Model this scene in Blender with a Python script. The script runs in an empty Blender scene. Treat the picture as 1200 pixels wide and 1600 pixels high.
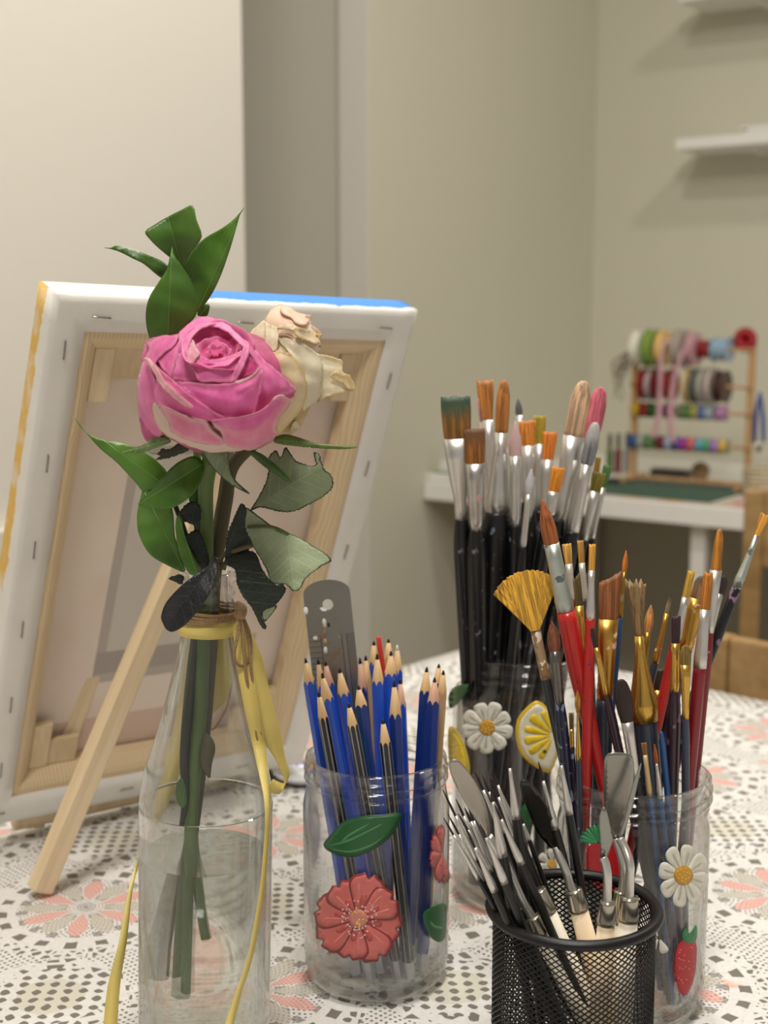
import bpy, bmesh, math, random
import numpy as np
from mathutils import Vector, Matrix, Quaternion
from mathutils.geometry import delaunay_2d_cdt
random.seed(7)
S = bpy.context.scene
COL = S.collection
PI = math.pi

# ------------------------------------------------------------------ camera
H = 0.355                      # eye height above the table top (table top is z = 0)
F = 2100.0
PITCH = math.radians(8.5)
CP, SP = math.cos(PITCH), math.sin(PITCH)
cd = bpy.data.cameras.new('camera'); cam = bpy.data.objects.new('camera', cd); COL.objects.link(cam)
cam.location = (0, 0, H); cam.rotation_euler = (PI/2 - PITCH, 0, 0)
cd.sensor_fit = 'VERTICAL'; cd.sensor_height = 36; cd.sensor_width = 27
cd.lens = F/1600*36; cd.clip_start = .02
cd.dof.use_dof = True; cd.dof.focus_distance = 0.615; cd.dof.aperture_fstop = 10.5
S.camera = cam
S.view_settings.view_transform = 'Standard'; S.view_settings.look = 'None'
S.view_settings.gamma = 1; S.view_settings.use_curve_mapping = False
S.view_settings.exposure = 0.0
S.cycles.transparent_max_bounces = 32
S.cycles.max_bounces = 12
S.cycles.use_denoising = True

# ------------------------------------------------------------------ light
w = bpy.data.worlds.new('world'); S.world = w; w.use_nodes = True
bg = w.node_tree.nodes['Background']; bg.inputs[0].default_value = (1, .955, .89, 1); bg.inputs[1].default_value = 0.36
CAUST = []
def area(name, loc, size, power, col, target=None, size_y=None):
    d = bpy.data.lights.new(name, 'AREA'); d.energy = power; d.color = col; d.size = size
    if size_y: d.shape = 'RECTANGLE'; d.size_y = size_y
    o = bpy.data.objects.new(name, d); COL.objects.link(o); o.location = loc
    if target is not None:
        o.rotation_euler = (Vector(target)-Vector(loc)).to_track_quat('-Z', 'Y').to_euler()
    return o
area('ceiling_lamp_light', (0.10, .40, 1.82), .14, 13, (1, .96, .89))
area('room_lamp_light', (1.0, 1.55, 1.82), .16, 11, (1, .96, .89))
area('pillar_fill_light', (.05, 1.40, 1.82), .16, 12.5, (1, .96, .89))  # fill light added to brighten the pillar and recess, no fixture there
area('rear_lamp_light', (-.12, -.30, 1.80), .3, 21, (1, .96, .90), (-.05, 1.6, .1))

# ------------------------------------------------------------------ pixel <-> world
def ray(px, py):
    a = (px-600)/F; b = (800-py)/F
    return Vector((a, CP+b*SP, -SP+b*CP))
def P(px, py, Y):
    d = ray(px, py); t = Y/d.y
    return Vector((d.x*t, Y, H+d.z*t))
def G(px, py, z=0.0):
    d = ray(px, py); t = (z-H)/d.z
    return Vector((d.x*t, d.y*t, z))
def proj(v):
    x, y, z = v[0], v[1], v[2]-H
    d = y*CP-z*SP; u = y*SP+z*CP
    return 600+F*x/d, 800-F*u/d
def onvert(px, O, D):          # where the vertical plane through O along D meets the pixel column (horizon height)
    k = (px-600)/F*CP
    t = (k*O[1]-O[0])/(D[0]-k*D[1])
    return Vector((O[0]+D[0]*t, O[1]+D[1]*t, 0))
def mpp(Y, z=.1): return (Y*CP+(H-z)*SP)/F      # metres per pixel

# ------------------------------------------------------------------ materials
def lin(c):
    return tuple((x/255/12.92 if x <= 10 else ((x/255+.055)/1.055)**2.4) for x in c[:3])+(1,)
class N:
    """tiny wrapper: arithmetic on node sockets"""
    def __init__(s, t, k): s.t, s.k = t, k
    def _m(s, op, *a):
        n = s.t.nodes.new('ShaderNodeMath'); n.operation = op
        for i, x in enumerate((s,)+a):
            if isinstance(x, N): s.t.links.new(x.k, n.inputs[i])
            else: n.inputs[i].default_value = x
        return N(s.t, n.outputs[0])
    def __add__(s, o): return s._m('ADD', o)
    def __sub__(s, o): return s._m('SUBTRACT', o)
    def __mul__(s, o): return s._m('MULTIPLY', o)
    def __truediv__(s, o): return s._m('DIVIDE', o)
    def gt(s, o): return s._m('GREATER_THAN', o)
    def lt(s, o): return s._m('LESS_THAN', o)
    def sin(s): return s._m('SINE')
    def abs(s): return s._m('ABSOLUTE')
    def floor(s): return s._m('FLOOR')
    def fract(s): return s._m('FRACT')
    def mx(s, o): return s._m('MAXIMUM', o)
    def mn(s, o): return s._m('MINIMUM', o)
    def pw(s, o): return s._m('POWER', o)
    def inv(s): return s*-1+1
    def step(s, a, b):
        n = s.t.nodes.new('ShaderNodeMapRange'); n.interpolation_type = 'SMOOTHSTEP'
        s.t.links.new(s.k, n.inputs[0]); n.inputs[1].default_value = a; n.inputs[2].default_value = b
        return N(s.t, n.outputs[0])
class MB:
    def __init__(s, name):
        s.m = bpy.data.materials.new(name); s.m.use_nodes = True; s.t = s.m.node_tree
        s.b = s.t.nodes['Principled BSDF']; s.out = s.t.nodes['Material Output']
    def n(s, typ, **kw):
        n = s.t.nodes.new(typ)
        for k, v in kw.items(): setattr(n, k, v)
        return n
    def coord(s, kind='Object'):
        return s.n('ShaderNodeTexCoord').outputs[kind]
    def scaled(s, sock, sc):
        n = s.n('ShaderNodeMapping'); s.t.links.new(sock, n.inputs[0]); n.inputs['Scale'].default_value = sc; return n.outputs[0]
    def noise(s, scale=5, detail=3, rough=.5, vec=None, sc=None, kind='Object'):
        v = vec or s.coord(kind)
        if sc: v = s.scaled(v, sc)
        n = s.n('ShaderNodeTexNoise'); n.inputs['Scale'].default_value = scale; n.inputs['Detail'].default_value = detail; n.inputs['Roughness'].default_value = rough
        s.t.links.new(v, n.inputs['Vector']); return N(s.t, n.outputs[0])
    def attr(s, name):
        n = s.n('ShaderNodeAttribute'); n.attribute_name = name; return N(s.t, n.outputs['Fac'])
    def mix(s, f, a, b):
        n = s.n('ShaderNodeMix', data_type='RGBA')
        if isinstance(f, N): s.t.links.new(f.k, n.inputs[0])
        else: n.inputs[0].default_value = f
        for i, x in ((6, a), (7, b)):
            if isinstance(x, tuple): n.inputs[i].default_value = x
            else: s.t.links.new(x, n.inputs[i])
        return n.outputs[2]
    def color(s, c):
        if isinstance(c, tuple): s.b.inputs['Base Color'].default_value = c
        else: s.t.links.new(c, s.b.inputs['Base Color'])
        return s
    def bump(s, h, strength=.3, dist=.001):
        n = s.n('ShaderNodeBump'); n.inputs['Strength'].default_value = strength; n.inputs['Distance'].default_value = dist
        s.t.links.new(h.k, n.inputs['Height']); s.t.links.new(n.outputs[0], s.b.inputs['Normal']); return s
    def set(s, **kw):
        for k, v in kw.items(): s.b.inputs[k.replace('_', ' ')].default_value = v
        return s
MATS = {}
def simple(name, rgb, rough=.5, metal=0, var=.12, scale=60, **kw):
    if name in MATS: return MATS[name]
    m = MB(name); c = lin(rgb); d = tuple(x*(1-var*2) for x in c[:3])+(1,)
    m.color(m.mix(m.noise(scale, 3), d, tuple(min(1, x*(1+var)) for x in c[:3])+(1,)))
    m.set(Roughness=rough, Metallic=metal, **kw); MATS[name] = m.m; return m.m
def wall_mat(name, rgb):
    m = MB(name); c = lin(rgb)
    m.color(m.mix(m.noise(1.2, 2), tuple(x*.95 for x in c[:3])+(1,), c))
    m.bump(m.noise(90, 3), .12, .002); m.set(Roughness=.75); return m.m
def wood_mat(name, a, b, scale=1.0, axis=2, rough=.5):
    m = MB(name)
    sc = [55*scale]*3; sc[axis] = 3*scale
    n = m.noise(1, 4, .55, sc=tuple(sc))
    n2 = m.noise(1, 2, .5, sc=tuple(x*5 for x in sc))
    k = (n*1.0+n2*.35-.2).step(.25, .75)
    m.color(m.mix(k, lin(a), lin(b))); m.bump(n2, .12, .0005); m.set(Roughness=rough); return m.m

# ------------------------------------------------------------------ mesh helpers
PINV = {}                      # things whose parts are modelled in room coordinates
def setpar(o, parent):
    if parent is None: return
    o.parent = parent
    if parent.name in PINV: o.matrix_parent_inverse = PINV[parent.name]
def thing(name, loc, label, cat, group=None):
    o = empty(name, loc, label, cat, group); PINV[o.name] = Matrix.Translation(-Vector(loc)); return o
def smooth(me, on=True):
    me.polygons.foreach_set('use_smooth', [on]*len(me.polygons))
def mesh_obj(name, verts, faces, mat, parent=None, sm=True, mats=None, midx=None):
    me = bpy.data.meshes.new(name); me.from_pydata([tuple(v) for v in verts], [], faces); me.update()
    for m in (mats or [mat]): me.materials.append(m)
    if midx: me.polygons.foreach_set('material_index', midx)
    smooth(me, sm)
    o = bpy.data.objects.new(name, me); COL.objects.link(o)
    setpar(o, parent)
    return o
def bm_obj(name, bm, mat, parent=None, sm=False):
    bmesh.ops.recalc_face_normals(bm, faces=bm.faces)
    me = bpy.data.meshes.new(name); bm.to_mesh(me); bm.free(); me.materials.append(mat); smooth(me, sm)
    o = bpy.data.objects.new(name, me); COL.objects.link(o)
    setpar(o, parent)
    return o
def tag(o, label=None, cat=None, group=None, kind=None):
    if label: o['label'] = label
    if cat: o['category'] = cat
    if group: o['group'] = group
    if kind: o['kind'] = kind
    return o
def empty(name, loc=(0, 0, 0), label=None, cat=None, group=None, rot=None, parent=None):
    o = bpy.data.objects.new(name, None); COL.objects.link(o); o.location = loc; o.empty_display_size = .02
    if rot is not None: o.rotation_mode = 'QUATERNION'; o.rotation_quaternion = rot
    if parent is not None: o.parent = parent
    return tag(o, label, cat, group)
def bevel(o, wd=.002, seg=2):
    m = o.modifiers.new('bevel', 'BEVEL'); m.width = wd; m.segments = seg; m.limit_method = 'ANGLE'; return o
def add_box(bm, c, s, M=None):
    r = bmesh.ops.create_cube(bm, size=1)['verts']
    T = Matrix.Translation(c) @ Matrix.Diagonal((s[0], s[1], s[2], 1))
    if M is not None: T = M @ T
    bmesh.ops.transform(bm, matrix=T, verts=r)
def box(name, c, s, mat, parent=None, M=None, bev=0):
    bm = bmesh.new(); add_box(bm, c, s, M); o = bm_obj(name, bm, mat, parent)
    if bev: bevel(o, bev)
    return o
def frameM(O, X, Y=None, Z=(0, 0, 1)):
    X = Vector(X).normalized(); Z = Vector(Z).normalized(); Y = Z.cross(X) if Y is None else Vector(Y).normalized()
    M = Matrix((X, Y, Z)).transposed().to_4x4(); M.translation = Vector(O); return M
def prism(name, poly, z0, z1, mat, parent=None, M=None):
    n = len(poly); v = [(x, y, z0) for x, y in poly]+[(x, y, z1) for x, y in poly]
    if M is not None: v = [M @ Vector(a) for a in v]
    f = [tuple(range(n))[::-1], tuple(range(n, 2*n))]+[(i, (i+1) % n, (i+1) % n+n, i+n) for i in range(n)]
    return mesh_obj(name, v, f, mat, parent, sm=False)
def lathe(name, prof, mat, parent=None, seg=48, M=None, sm=True, closed=False):
    v = []; f = []; n = len(prof)
    for i in range(seg):
        a = 2*PI*i/seg
        for r, z in prof: v.append(Vector((r*math.cos(a), r*math.sin(a), z)))
    if M is not None: v = [M @ a for a in v]
    rng = n if closed else n-1
    for i in range(seg):
        for j in range(rng):
            a, b = i*n+j, i*n+(j+1) % n; c, d = ((i+1) % seg)*n+(j+1) % n, ((i+1) % seg)*n+j
            f.append((a, d, c, b))
    o = mesh_obj(name, v, f, mat, parent, sm)
    bm = bmesh.new(); bm.from_mesh(o.data); bmesh.ops.remove_doubles(bm, verts=bm.verts, dist=1e-6)
    bmesh.ops.recalc_face_normals(bm, faces=bm.faces); bm.to_mesh(o.data); bm.free(); smooth(o.data, sm)
    return o
def catmull(pts, k=6, closed=False):
    n = len(pts); out = []; pts = [Vector(p) for p in pts]
    rng = n if closed else n-1
    for i in range(rng):
        p1, p2 = pts[i], pts[(i+1) % n]
        p0 = pts[i-1] if (i > 0 or closed) else p1; p3 = pts[(i+2) % n] if (i+2 < n or closed) else p2
        for j in range(k):
            t = j/k
            out.append(.5*((2*p1)+(p2-p0)*t+(2*p0-5*p1+4*p2-p3)*t*t+(3*p1-3*p2+p3-p0)*t**3))
    if not closed: out.append(pts[-1])
    return out
def tube_data(pts, rad, seg=8, cap=True):
    pts = [Vector(p) for p in pts]; n = len(pts); v = []; f = []
    if not hasattr(rad, '__len__'): rad = [rad]*n
    T0 = (pts[1]-pts[0]).normalized(); U = T0.orthogonal().normalized()
    for i, p in enumerate(pts):
        T = (pts[min(i+1, n-1)]-pts[max(i-1, 0)]).normalized()
        U = (U-T*U.dot(T)).normalized(); W = T.cross(U)
        for j in range(seg):
            a = 2*PI*j/seg; v.append(p+(U*math.cos(a)+W*math.sin(a))*rad[i])
    for i in range(n-1):
        for j in range(seg):
            f.append((i*seg+j, i*seg+(j+1) % seg, (i+1)*seg+(j+1) % seg, (i+1)*seg+j))
    if cap: f.append(tuple(range(seg))[::-1]); f.append(tuple(range((n-1)*seg, n*seg)))
    return v, f
def tube(name, pts, rad, mat, parent=None, seg=8, k=0):
    if k: 
        if hasattr(rad, '__len__'):
            r3 = catmull([(r, 0, 0) for r in rad], k); rad = [max(1e-5, r[0]) for r in r3]
        pts = catmull(pts, k)
    v, f = tube_data(pts, rad, seg); return mesh_obj(name, v, f, mat, parent)
def join_data(lst):
    V = []; Fc = []
    for v, f in lst:
        o = len(V); V += list(v); Fc += [tuple(i+o for i in q) for q in f]
    return V, Fc

def fill2d(out, step):
    """triangulate a closed 2D outline with interior grid points; returns pts(np), tris, distance to the outline"""
    o = np.array([(p[0], p[1]) for p in out], float); n = len(o)
    x0, y0 = o.min(0); x1, y1 = o.max(0)
    gx, gy = np.meshgrid(np.arange(x0+step*.5, x1, step), np.arange(y0+step*.5, y1, step*.87))
    gx = gx+((np.arange(gx.shape[0]) % 2)*step*.5)[:, None]
    g = np.stack([gx.ravel(), gy.ravel()], 1)
    a = o; b = np.roll(o, -1, 0)
    ins = np.zeros(len(g), bool)
    for (ax, ay), (bx, by) in zip(a, b):
        c = (ay > g[:, 1]) != (by > g[:, 1])
        with np.errstate(divide='ignore', invalid='ignore'):
            xx = (bx-ax)*(g[:, 1]-ay)/(by-ay if by != ay else 1e-9)+ax
        ins ^= c & (g[:, 0] < xx)
    def dist(q):
        m = np.full(len(q), 1e9)
        for A, B in zip(a, b):
            d = B-A; L = max((d*d).sum(), 1e-9); t = np.clip(((q-A)@d)/L, 0, 1)
            m = np.minimum(m, np.hypot(*(q-A-t[:, None]*d).T))
        return m
    d = dist(g); keep = ins & (d > step*.55); g = g[keep]
    allp = np.vstack([o, g])
    r = delaunay_2d_cdt([Vector(p) for p in allp.tolist()], [(i, (i+1) % n) for i in range(n)], [], 1, 1e-5)
    q = np.array([tuple(v) for v in r[0]]); 
    dd = dist(q); return q, [tuple(f) for f in r[2]], dd
def relief(name, outline, Y, fn, mat, parent, step=4, k=5, thick=.0005, edgew=None, sharp=False, rag=0):
    """a curved sheet: outline, each point at its own distance Y - fn(x, y, edge distance)"""
    out = outline if sharp else catmull([(x, y) for x, y in outline], k, True)
    if rag:
        n_ = len(out); cx_ = sum(p[0] for p in out)/n_; cy_ = sum(p[1] for p in out)/n_; o2 = []; ac = 0
        for i, p in enumerate(out):
            q_ = out[(i+1) % n_]; ac += math.hypot(q_[0]-p[0], q_[1]-p[1]); nx, ny = p[0]-cx_, p[1]-cy_; l = math.hypot(nx, ny) or 1
            k_ = rag*(math.sin(ac*.35+cx_)*.5+math.sin(ac*.83+cy_)*.35+random.uniform(-.25, .25)); o2.append((p[0]+nx/l*k_, p[1]+ny/l*k_))
        out = o2
    q, tris, dd = fill2d(out, step)
    dep = fn(q[:, 0], q[:, 1], dd)
    v = [P(x, y, Y-float(z)) for (x, y), z in zip(q, dep)]
    o = mesh_obj(name, v, tris, mat, parent)
    at = o.data.attributes.new('edge', 'FLOAT', 'POINT'); at.data.foreach_set('value', [float(x) for x in dd])
    s = o.modifiers.new('solid', 'SOLIDIFY'); s.thickness = thick; s.offset = 0
    return o, q
def attr(o, name, vals):
    at = o.data.attributes.new(name, 'FLOAT', 'POINT'); at.data.foreach_set('value', [float(x) for x in vals])
# ------------------------------------------------------------------ room shell
FLOOR = -.75; CEIL = 1.85
M_wall = wall_mat('wall_paint', (206, 202, 184))
M_wall2 = wall_mat('white_paint', (218, 213, 202))
Dl = G(660, 752); Dr = G(1165, 797)                    # front edge of the desk
e1 = (Dr-Dl).normalized(); e2 = Vector((-e1.y, e1.x, 0))
K0 = onvert(575, Dl-e2*.0, e2)                          # line of the side wall through the desk's left end
K0 = onvert(575, Dl, e2); K1 = onvert(925, Dl, e2)
def slab(name, a, b, back, thick, mat, z0=FLOOR, z1=CEIL):
    """upright slab from a to b (floor plan), thick towards back"""
    a = Vector(a); b = Vector(b); bk = Vector(back).normalized()*thick
    o = prism(name, [(a.x, a.y), (b.x, b.y), (b.x+bk.x, b.y+bk.y), (a.x+bk.x, a.y+bk.y)], z0, z1, mat)
    return tag(o, kind='structure')
slab('wall_back', K1, K1+e1*2.6, e2, .1, M_wall)
J = onvert(531, K0, e1)                                 # face of the pillar
slab('wall_side', K0+e2*.0045, K1, -e1, (K0-J).length*.5, M_wall)
slab('wall_pillar', J, K0, e2, .004, M_wall2)
LE = onvert(384, (0, 1.95), (1, 0)); LE.y = 1.95
RB = J+e2*.05                                           # back of the recess
slab('wall_recess', RB-e1*1.2, RB+e1*.0, e2, .1, M_wall)
slab('wall_reveal', J+e2*.0045, RB-e2*.001, e1, min(.03, (K0-J).length*.4), M_wall)
ld = Vector((-.52, -.854, 0)).normalized()
slab('wall_left', LE, LE+ld*3.2, Vector((-.854, .52, 0)), .12, M_wall2)
T = LE+ld*.42
bx = slab('trim_1', T, T+ld*.9, Vector((.854, -.52, 0)), .02, M_wall2, .075, .105)
fl = prism('floor', [(-4, -3), (4.5, -3), (4.5, 5), (-4, 5)], FLOOR-.05, FLOOR, simple('floor_tile', (176, 160, 138), .4)); tag(fl, kind='structure')
ce = prism('ceiling', [(-4, -3), (4.5, -3), (4.5, 5), (-4, 5)], CEIL, CEIL+.05, wall_mat('ceiling_paint', (235, 230, 218))); tag(ce, kind='structure')

# ------------------------------------------------------------------ wall shelves
WO = K1                                                 # back wall: origin, along e1, normal -e2
def wall_pt(px, py, off=0):                             # pixel -> point in the vertical plane `off` in front of the back wall
    O = WO-e2*off; r = ray(px, py); n = e2
    t = (O-Vector((0, 0, H))).dot(n)/r.dot(n)
    return Vector((0, 0, H))+r*t
M_white = simple('white_laminate', (235, 233, 228), .35, var=.02)
M_white_b = simple('white_card', (232, 230, 224), .6, var=.04)
def shelf(px, py, off, label, ln=.9, th=.024):
    a = wall_pt(px, py, off)
    t = thing('wall_shelf', a, label, 'shelf')
    M = frameM(a, e1, e2)
    box('board', (ln/2, off/2, -th/2), (ln, off-.001, th), M_white, t, M, .002)
    for x in (.16, ln-.2): 
        box('bracket', (x, off/2+.02, -th-.005), (.018, off-.06, .009), M_white, t, M)
    return a, M
a, Msh = shelf(1055, 217, .16, 'white wall shelf carrying a flat white stack, on the right wall')
shelf(1060, -14, .16, 'upper white wall shelf cut by the top edge of the photo')
bk = thing('paper_stack', Msh @ Vector((.3, .07, 0)), 'flat stack of white paper lying on the lower wall shelf', 'paper')
for i, (dx, z) in enumerate(((0, 0), (.012, .006), (-.008, .011))):
    box('sheet', (.30+dx, .075, z+.0035+.0002), (.30, .12, .0055), M_white_b, bk, Msh, .001)

# ------------------------------------------------------------------ desk
dlen = (Dr-Dl).length+.55
Md = frameM(Dl, e1, e2)                                 # desk frame: x along the front, y to the wall, z up
ddep = min((K1-Dl).dot(e2)-.004, .8)
desk = thing('desk', Dl+Vector((0, 0, FLOOR)), 'white desk in the background against the right wall', 'desk')
box('desktop', (dlen/2+.003, ddep/2, -.019), (dlen, ddep, .038), M_white, desk, Md, .002)
kx = (onvert(1108, Dl+e2*.05, e1)-Dl).dot(e1)
for x, y in ((kx, .05), (kx, ddep-.05), (dlen-.06, .05), (.04, ddep-.05)):
    box('leg', (x, y, (FLOOR-.038)/2), (.030, .030, -FLOOR-.038), M_white, desk, Md, .002)
M_dark = simple('dark_grey_panel', (70, 68, 64), .6)
box_ = thing('storage_unit', Md @ Vector((kx+.3, .38, FLOOR)), 'dark grey storage unit standing under the white desk', 'storage unit')
box('carcass', (kx+.30, .40, (FLOOR-.06)/2-.02), (.42, .4, -FLOOR-.10), M_dark, box_, Md, .003)
for i in range(3): box('drawer', (kx+.30, .195, -.19-i*.2), (.40, .012, .185), simple('grey_drawer', (88, 86, 82), .5), box_, Md, .003)

# items lying on the desk
def dpt(px, py, z=0.0):                                  # pixel -> desk frame coordinates at height z
    return Md.inverted() @ G(px, py, z)
M_mat = simple('green_cutting_mat', (52, 88, 74), .55, var=.12, scale=20)
def dquad(name, pxs, z0, z1, mat, label, cat):
    q = [G(x, y, 0) for x, y in pxs]
    o = prism(name, [(p.x, p.y) for p in q], z0, z1, mat); return tag(o, label, cat)
mp = [dpt(860, 779), dpt(1085, 789), dpt(1195, 768), dpt(960, 757)]
mt = thing('cutting_mat', Md @ Vector((.3, .2, 0)), 'dark green cutting mat lying on the white desk', 'cutting mat')
x0, x1, y0, y1 = dpt(870, 776).x, dpt(1110, 786).x, .045, .23
box('mat_sheet', ((x0+x1)/2, (y0+y1)/2, .002), (x1-x0, y1-y0, .003), M_mat, mt, Md)
o = prism('patterned_paper', [tuple((Md @ Vector(p)).xy) for p in ((.28, .015, 0), (.72, .015, 0), (.78, .30, 0), (x1+.02, .24, 0), (x1+.01, .04, 0), (.28, .04, 0))], .0002, .0008, None or simple('floral_paper', (205, 190, 180), .6))
pm = MB('floral_print'); nz = pm.noise(30, 2, kind='Object')
pm.color(pm.mix(nz.step(.55, .6), pm.mix(pm.noise(17, 1).step(.5, .56), lin((196, 186, 176)), lin((206, 128, 128))), lin((200, 176, 110)))); pm.set(Roughness=.6)
o.data.materials[0] = pm.m
tag(o, 'pale patterned paper sheet along the front of the white desk', 'paper')

# ribbon rack -------------------------------------------------------------
M_pine = wood_mat('rack_pine', (176, 134, 84), (206, 168, 118), .6)
ra = dpt(996, 750); rb = dpt(1160, 768); 
ry = (ra.y+rb.y)/2; rx0, rx1 = ra.x, rb.x; rw = rx1-rx0
def rz(px, py, y=None):                                   # height above the desk of a pixel in the rack plane
    r = ray(px, py); n = e2; O = Md @ Vector((0, ry, 0)); t = (O-Vector((0, 0, H))).dot(n)/r.dot(n)
    return (Vector((0, 0, H))+r*t)
def rloc(px, py): return Md.inverted() @ rz(px, py)
rh = rloc(1157, 545).z
rack = thing('ribbon_rack', Md @ Vector((rx0, ry, 0)), 'pine ribbon rack full of spools standing on the white desk', 'rack')
for x in (rx0, rx1):
    box('upright', (x, ry, rh/2+.006), (.011, .016, rh), M_pine, rack, Md, .001)
    box('foot', (x, ry, .006), (.014, .11, .012), M_pine, rack, Md, .001)
rows = [rloc(1080, 545).z, rloc(1080, 602).z, rloc(1080, 643).z, rloc(1080, 694).z]
for z in rows:
    p = [Md @ Vector((rx0-.006, ry-.012, z)), Md @ Vector((rx1+.006, ry-.012, z))]
    tube('dowel', p, .0032, M_pine, rack)
box('cross_board', ((rx0+rx1)/2, ry+.03, .006), (rw, .008, .010), M_pine, rack, Md)
def spool(px, row, R, wd, rgb, label, group, flange=(225, 222, 214)):
    x = rloc(px, 600).x; z = rows[row]-R*.0
    R *= 1.28; wd *= 1.22
    t = empty('ribbon_spool', (0, 0, 0), label, 'ribbon spool', group)
    M = frameM(Md @ Vector((x, ry-.012, z)), Vector((0, 0, 1)), None, e1)
    t.matrix_world = M
    hub = .0045
    for s in (-1, 1):
        lathe('flange', [(hub, s*wd/2), (R, s*wd/2), (R, s*(wd/2+.0008)), (hub, s*(wd/2+.0008))], simple('flange%d' % (sum(flange)), flange, .4), t, 28, closed=True, sm=False)
    lathe('ribbon_roll', [(hub, -wd/2+.0004), (R*.86, -wd/2+.0004), (R*.86, wd/2-.0004), (hub, wd/2-.0004)], simple('ribbon_%d_%d_%d' % rgb, rgb, .4, var=.06), t, 28, closed=True, sm=False)
    return t
g1 = 'ribbon spools on the top dowel'; g2 = 'ribbon spools on the second dowel'; g3 = 'narrow ribbon spools on the third dowel'; g4 = 'small tape rolls on the lowest dowel'
for px, R, wd, c, l in ((1003, .029, .014, (226, 222, 206), 'cream ribbon spool at the left end of the top dowel'),
        (1022, .031, .014, (128, 156, 70), 'olive green ribbon spool beside the cream one on the top dowel'),
        (1040, .029, .009, (226, 190, 120), 'pale orange ribbon spool beside the green one on the top dowel'),
        (1066, .031, .013, (168, 158, 146), 'grey-beige ribbon spool in the middle of the top dowel'),
        (1087, .027, .010, (196, 150, 158), 'dusty pink ribbon spool on the top dowel, right of the grey-beige one'),
        (1102, .015, .012, (138, 20, 30), 'small dark red ribbon spool on the top dowel'),
        (1130, .020, .026, (140, 168, 188), 'wide light blue ribbon roll near the right end of the top dowel')):
    spool(px, 0, R, wd, c, l, g1, (min(255, c[0]+20), min(255, c[1]+20), min(255, c[2]+20)))
for px, R, wd, c, l in ((1012, .024, .006, (150, 24, 34), 'dark red ribbon spool, leftmost on the second dowel'), (1023, .024, .006, (196, 180, 176), 'pale ribbon spool between two dark red ones on the second dowel'),
        (1033, .024, .006, (124, 20, 30), 'dark red ribbon spool, second red from the left on the second dowel'), (1053, .024, .006, (150, 30, 40), 'crimson ribbon spool between the hanging pink ribbons'),
        (1081, .026, .005, (206, 200, 190), 'white ribbon spool on the second dowel, right of the hanging pink ribbons'), (1093, .026, .005, (110, 118, 108), 'grey-green ribbon spool beside the white one on the second dowel'),
        (1104, .026, .005, (196, 192, 182), 'off-white ribbon spool in the right half of the second dowel'), (1117, .027, .006, (204, 192, 182), 'beige ribbon spool on the second dowel, left of the brown one'),
        (1133, .024, .012, (72, 44, 38), 'dark brown ribbon spool at the right end of the second dowel')):
    spool(px, 1, R*1.08, wd, c, l, g2, c)
for i, (px, c, l) in enumerate(((1001, (196, 160, 30), 'yellow'), (1014, (140, 24, 34), 'dark red'), (1027, (30, 90, 40), 'green'), (1050, (130, 60, 110), 'purple'), (1072, (120, 130, 100), 'grey-green'),
        (1084, (96, 140, 80), 'leaf green'), (1093, (190, 176, 80), 'mustard'), (1104, (100, 120, 170), 'slate blue'), (1116, (170, 180, 190), 'pale blue-grey'), (1134, (180, 130, 180), 'lilac'))):
    spool(px, 2, .0130, .0115, c, 'small %s ribbon spool on the third dowel of the rack' % l, g3, c)
for i, (px, c, l) in enumerate(((997, (50, 80, 140), 'dark blue'), (1010, (150, 160, 150), 'grey'), (1024, (100, 140, 90), 'moss green'), (1042, (120, 40, 50), 'maroon'), (1054, (170, 180, 200), 'silver-blue'), (1066, (90, 90, 160), 'violet-blue'),
        (1077, (160, 60, 150), 'magenta'), (1090, (210, 110, 110), 'coral'), (1103, (100, 170, 180), 'turquoise'), (1114, (80, 170, 120), 'mint green'), (1127, (170, 130, 190), 'light purple'), (1139, (220, 180, 60), 'golden yellow'))):
    spool(px, 3, .0125, .0115, c, 'small %s tape roll on the lowest dowel of the rack' % l, g4, c)
# hanging pink ribbons (strips)
def strip(pts, wv, k=6):
    pts = catmull(pts, k); v = []; f = []
    W = [Vector(x) for x in wv]; 
    for i, p in enumerate(pts):
        s = i/(len(pts)-1)*(len(W)-1); j = min(int(s), len(W)-2); ww = W[j].lerp(W[j+1], s-j)
        v += [p-ww, p+ww]
    for i in range(len(pts)-1): f.append((2*i, 2*i+1, 2*i+3, 2*i+2))
    return v, f
def strip_obj(name, pts, wv, mat, parent=None, k=6, th=.0004):
    v, f = strip(pts, wv, k); o = mesh_obj(name, v, f, mat, parent); m = o.modifiers.new('s', 'SOLIDIFY'); m.thickness = th; m.offset = 0; return o
M_pinkr = simple('pink_ribbon', (206, 160, 168), .4, var=.04)
for (pxs, l) in (([(1051, 528), (1046, 545), (1044, 600), (1041, 650), (1034, 682)], 'long pink ribbon end hanging down the left half of the rack'),
                 ([(1084, 528), (1075, 560), (1064, 600), (1060, 650), (1064, 690)], 'long pink ribbon end hanging in the middle of the rack')):
    p = [rz(x, y)-e2*(.04 if i else .02) for i, (x, y) in enumerate(pxs)]
    o = strip_obj('hanging_ribbon', p, [e1*.005, e1*.0055, e1*.0065], M_pinkr); tag(o, l, 'ribbon', 'pink ribbons hanging from the rack')
# red bow on top of the right upright
bow = thing('ribbon_bow', rz(1167, 545), 'dark red ribbon bow on the right upright of the rack', 'bow')
c0 = rz(1166, 531); Mred = simple('red_bow', (160, 22, 34), .35)
for k in range(9):
    an = k*2*PI/9; d = (e1*math.cos(an)+Vector((0, 0, 1))*math.sin(an)); q = e1*-math.sin(an)+Vector((0, 0, 1))*math.cos(an)
    strip_obj('bow_loop', [c0, c0+d*.012-e2*.012, c0+d*.024-e2*.006, c0+d*.014+e2*.006, c0], [q*.003, q*.007, q*.007, q*.003], Mred, bow)
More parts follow.
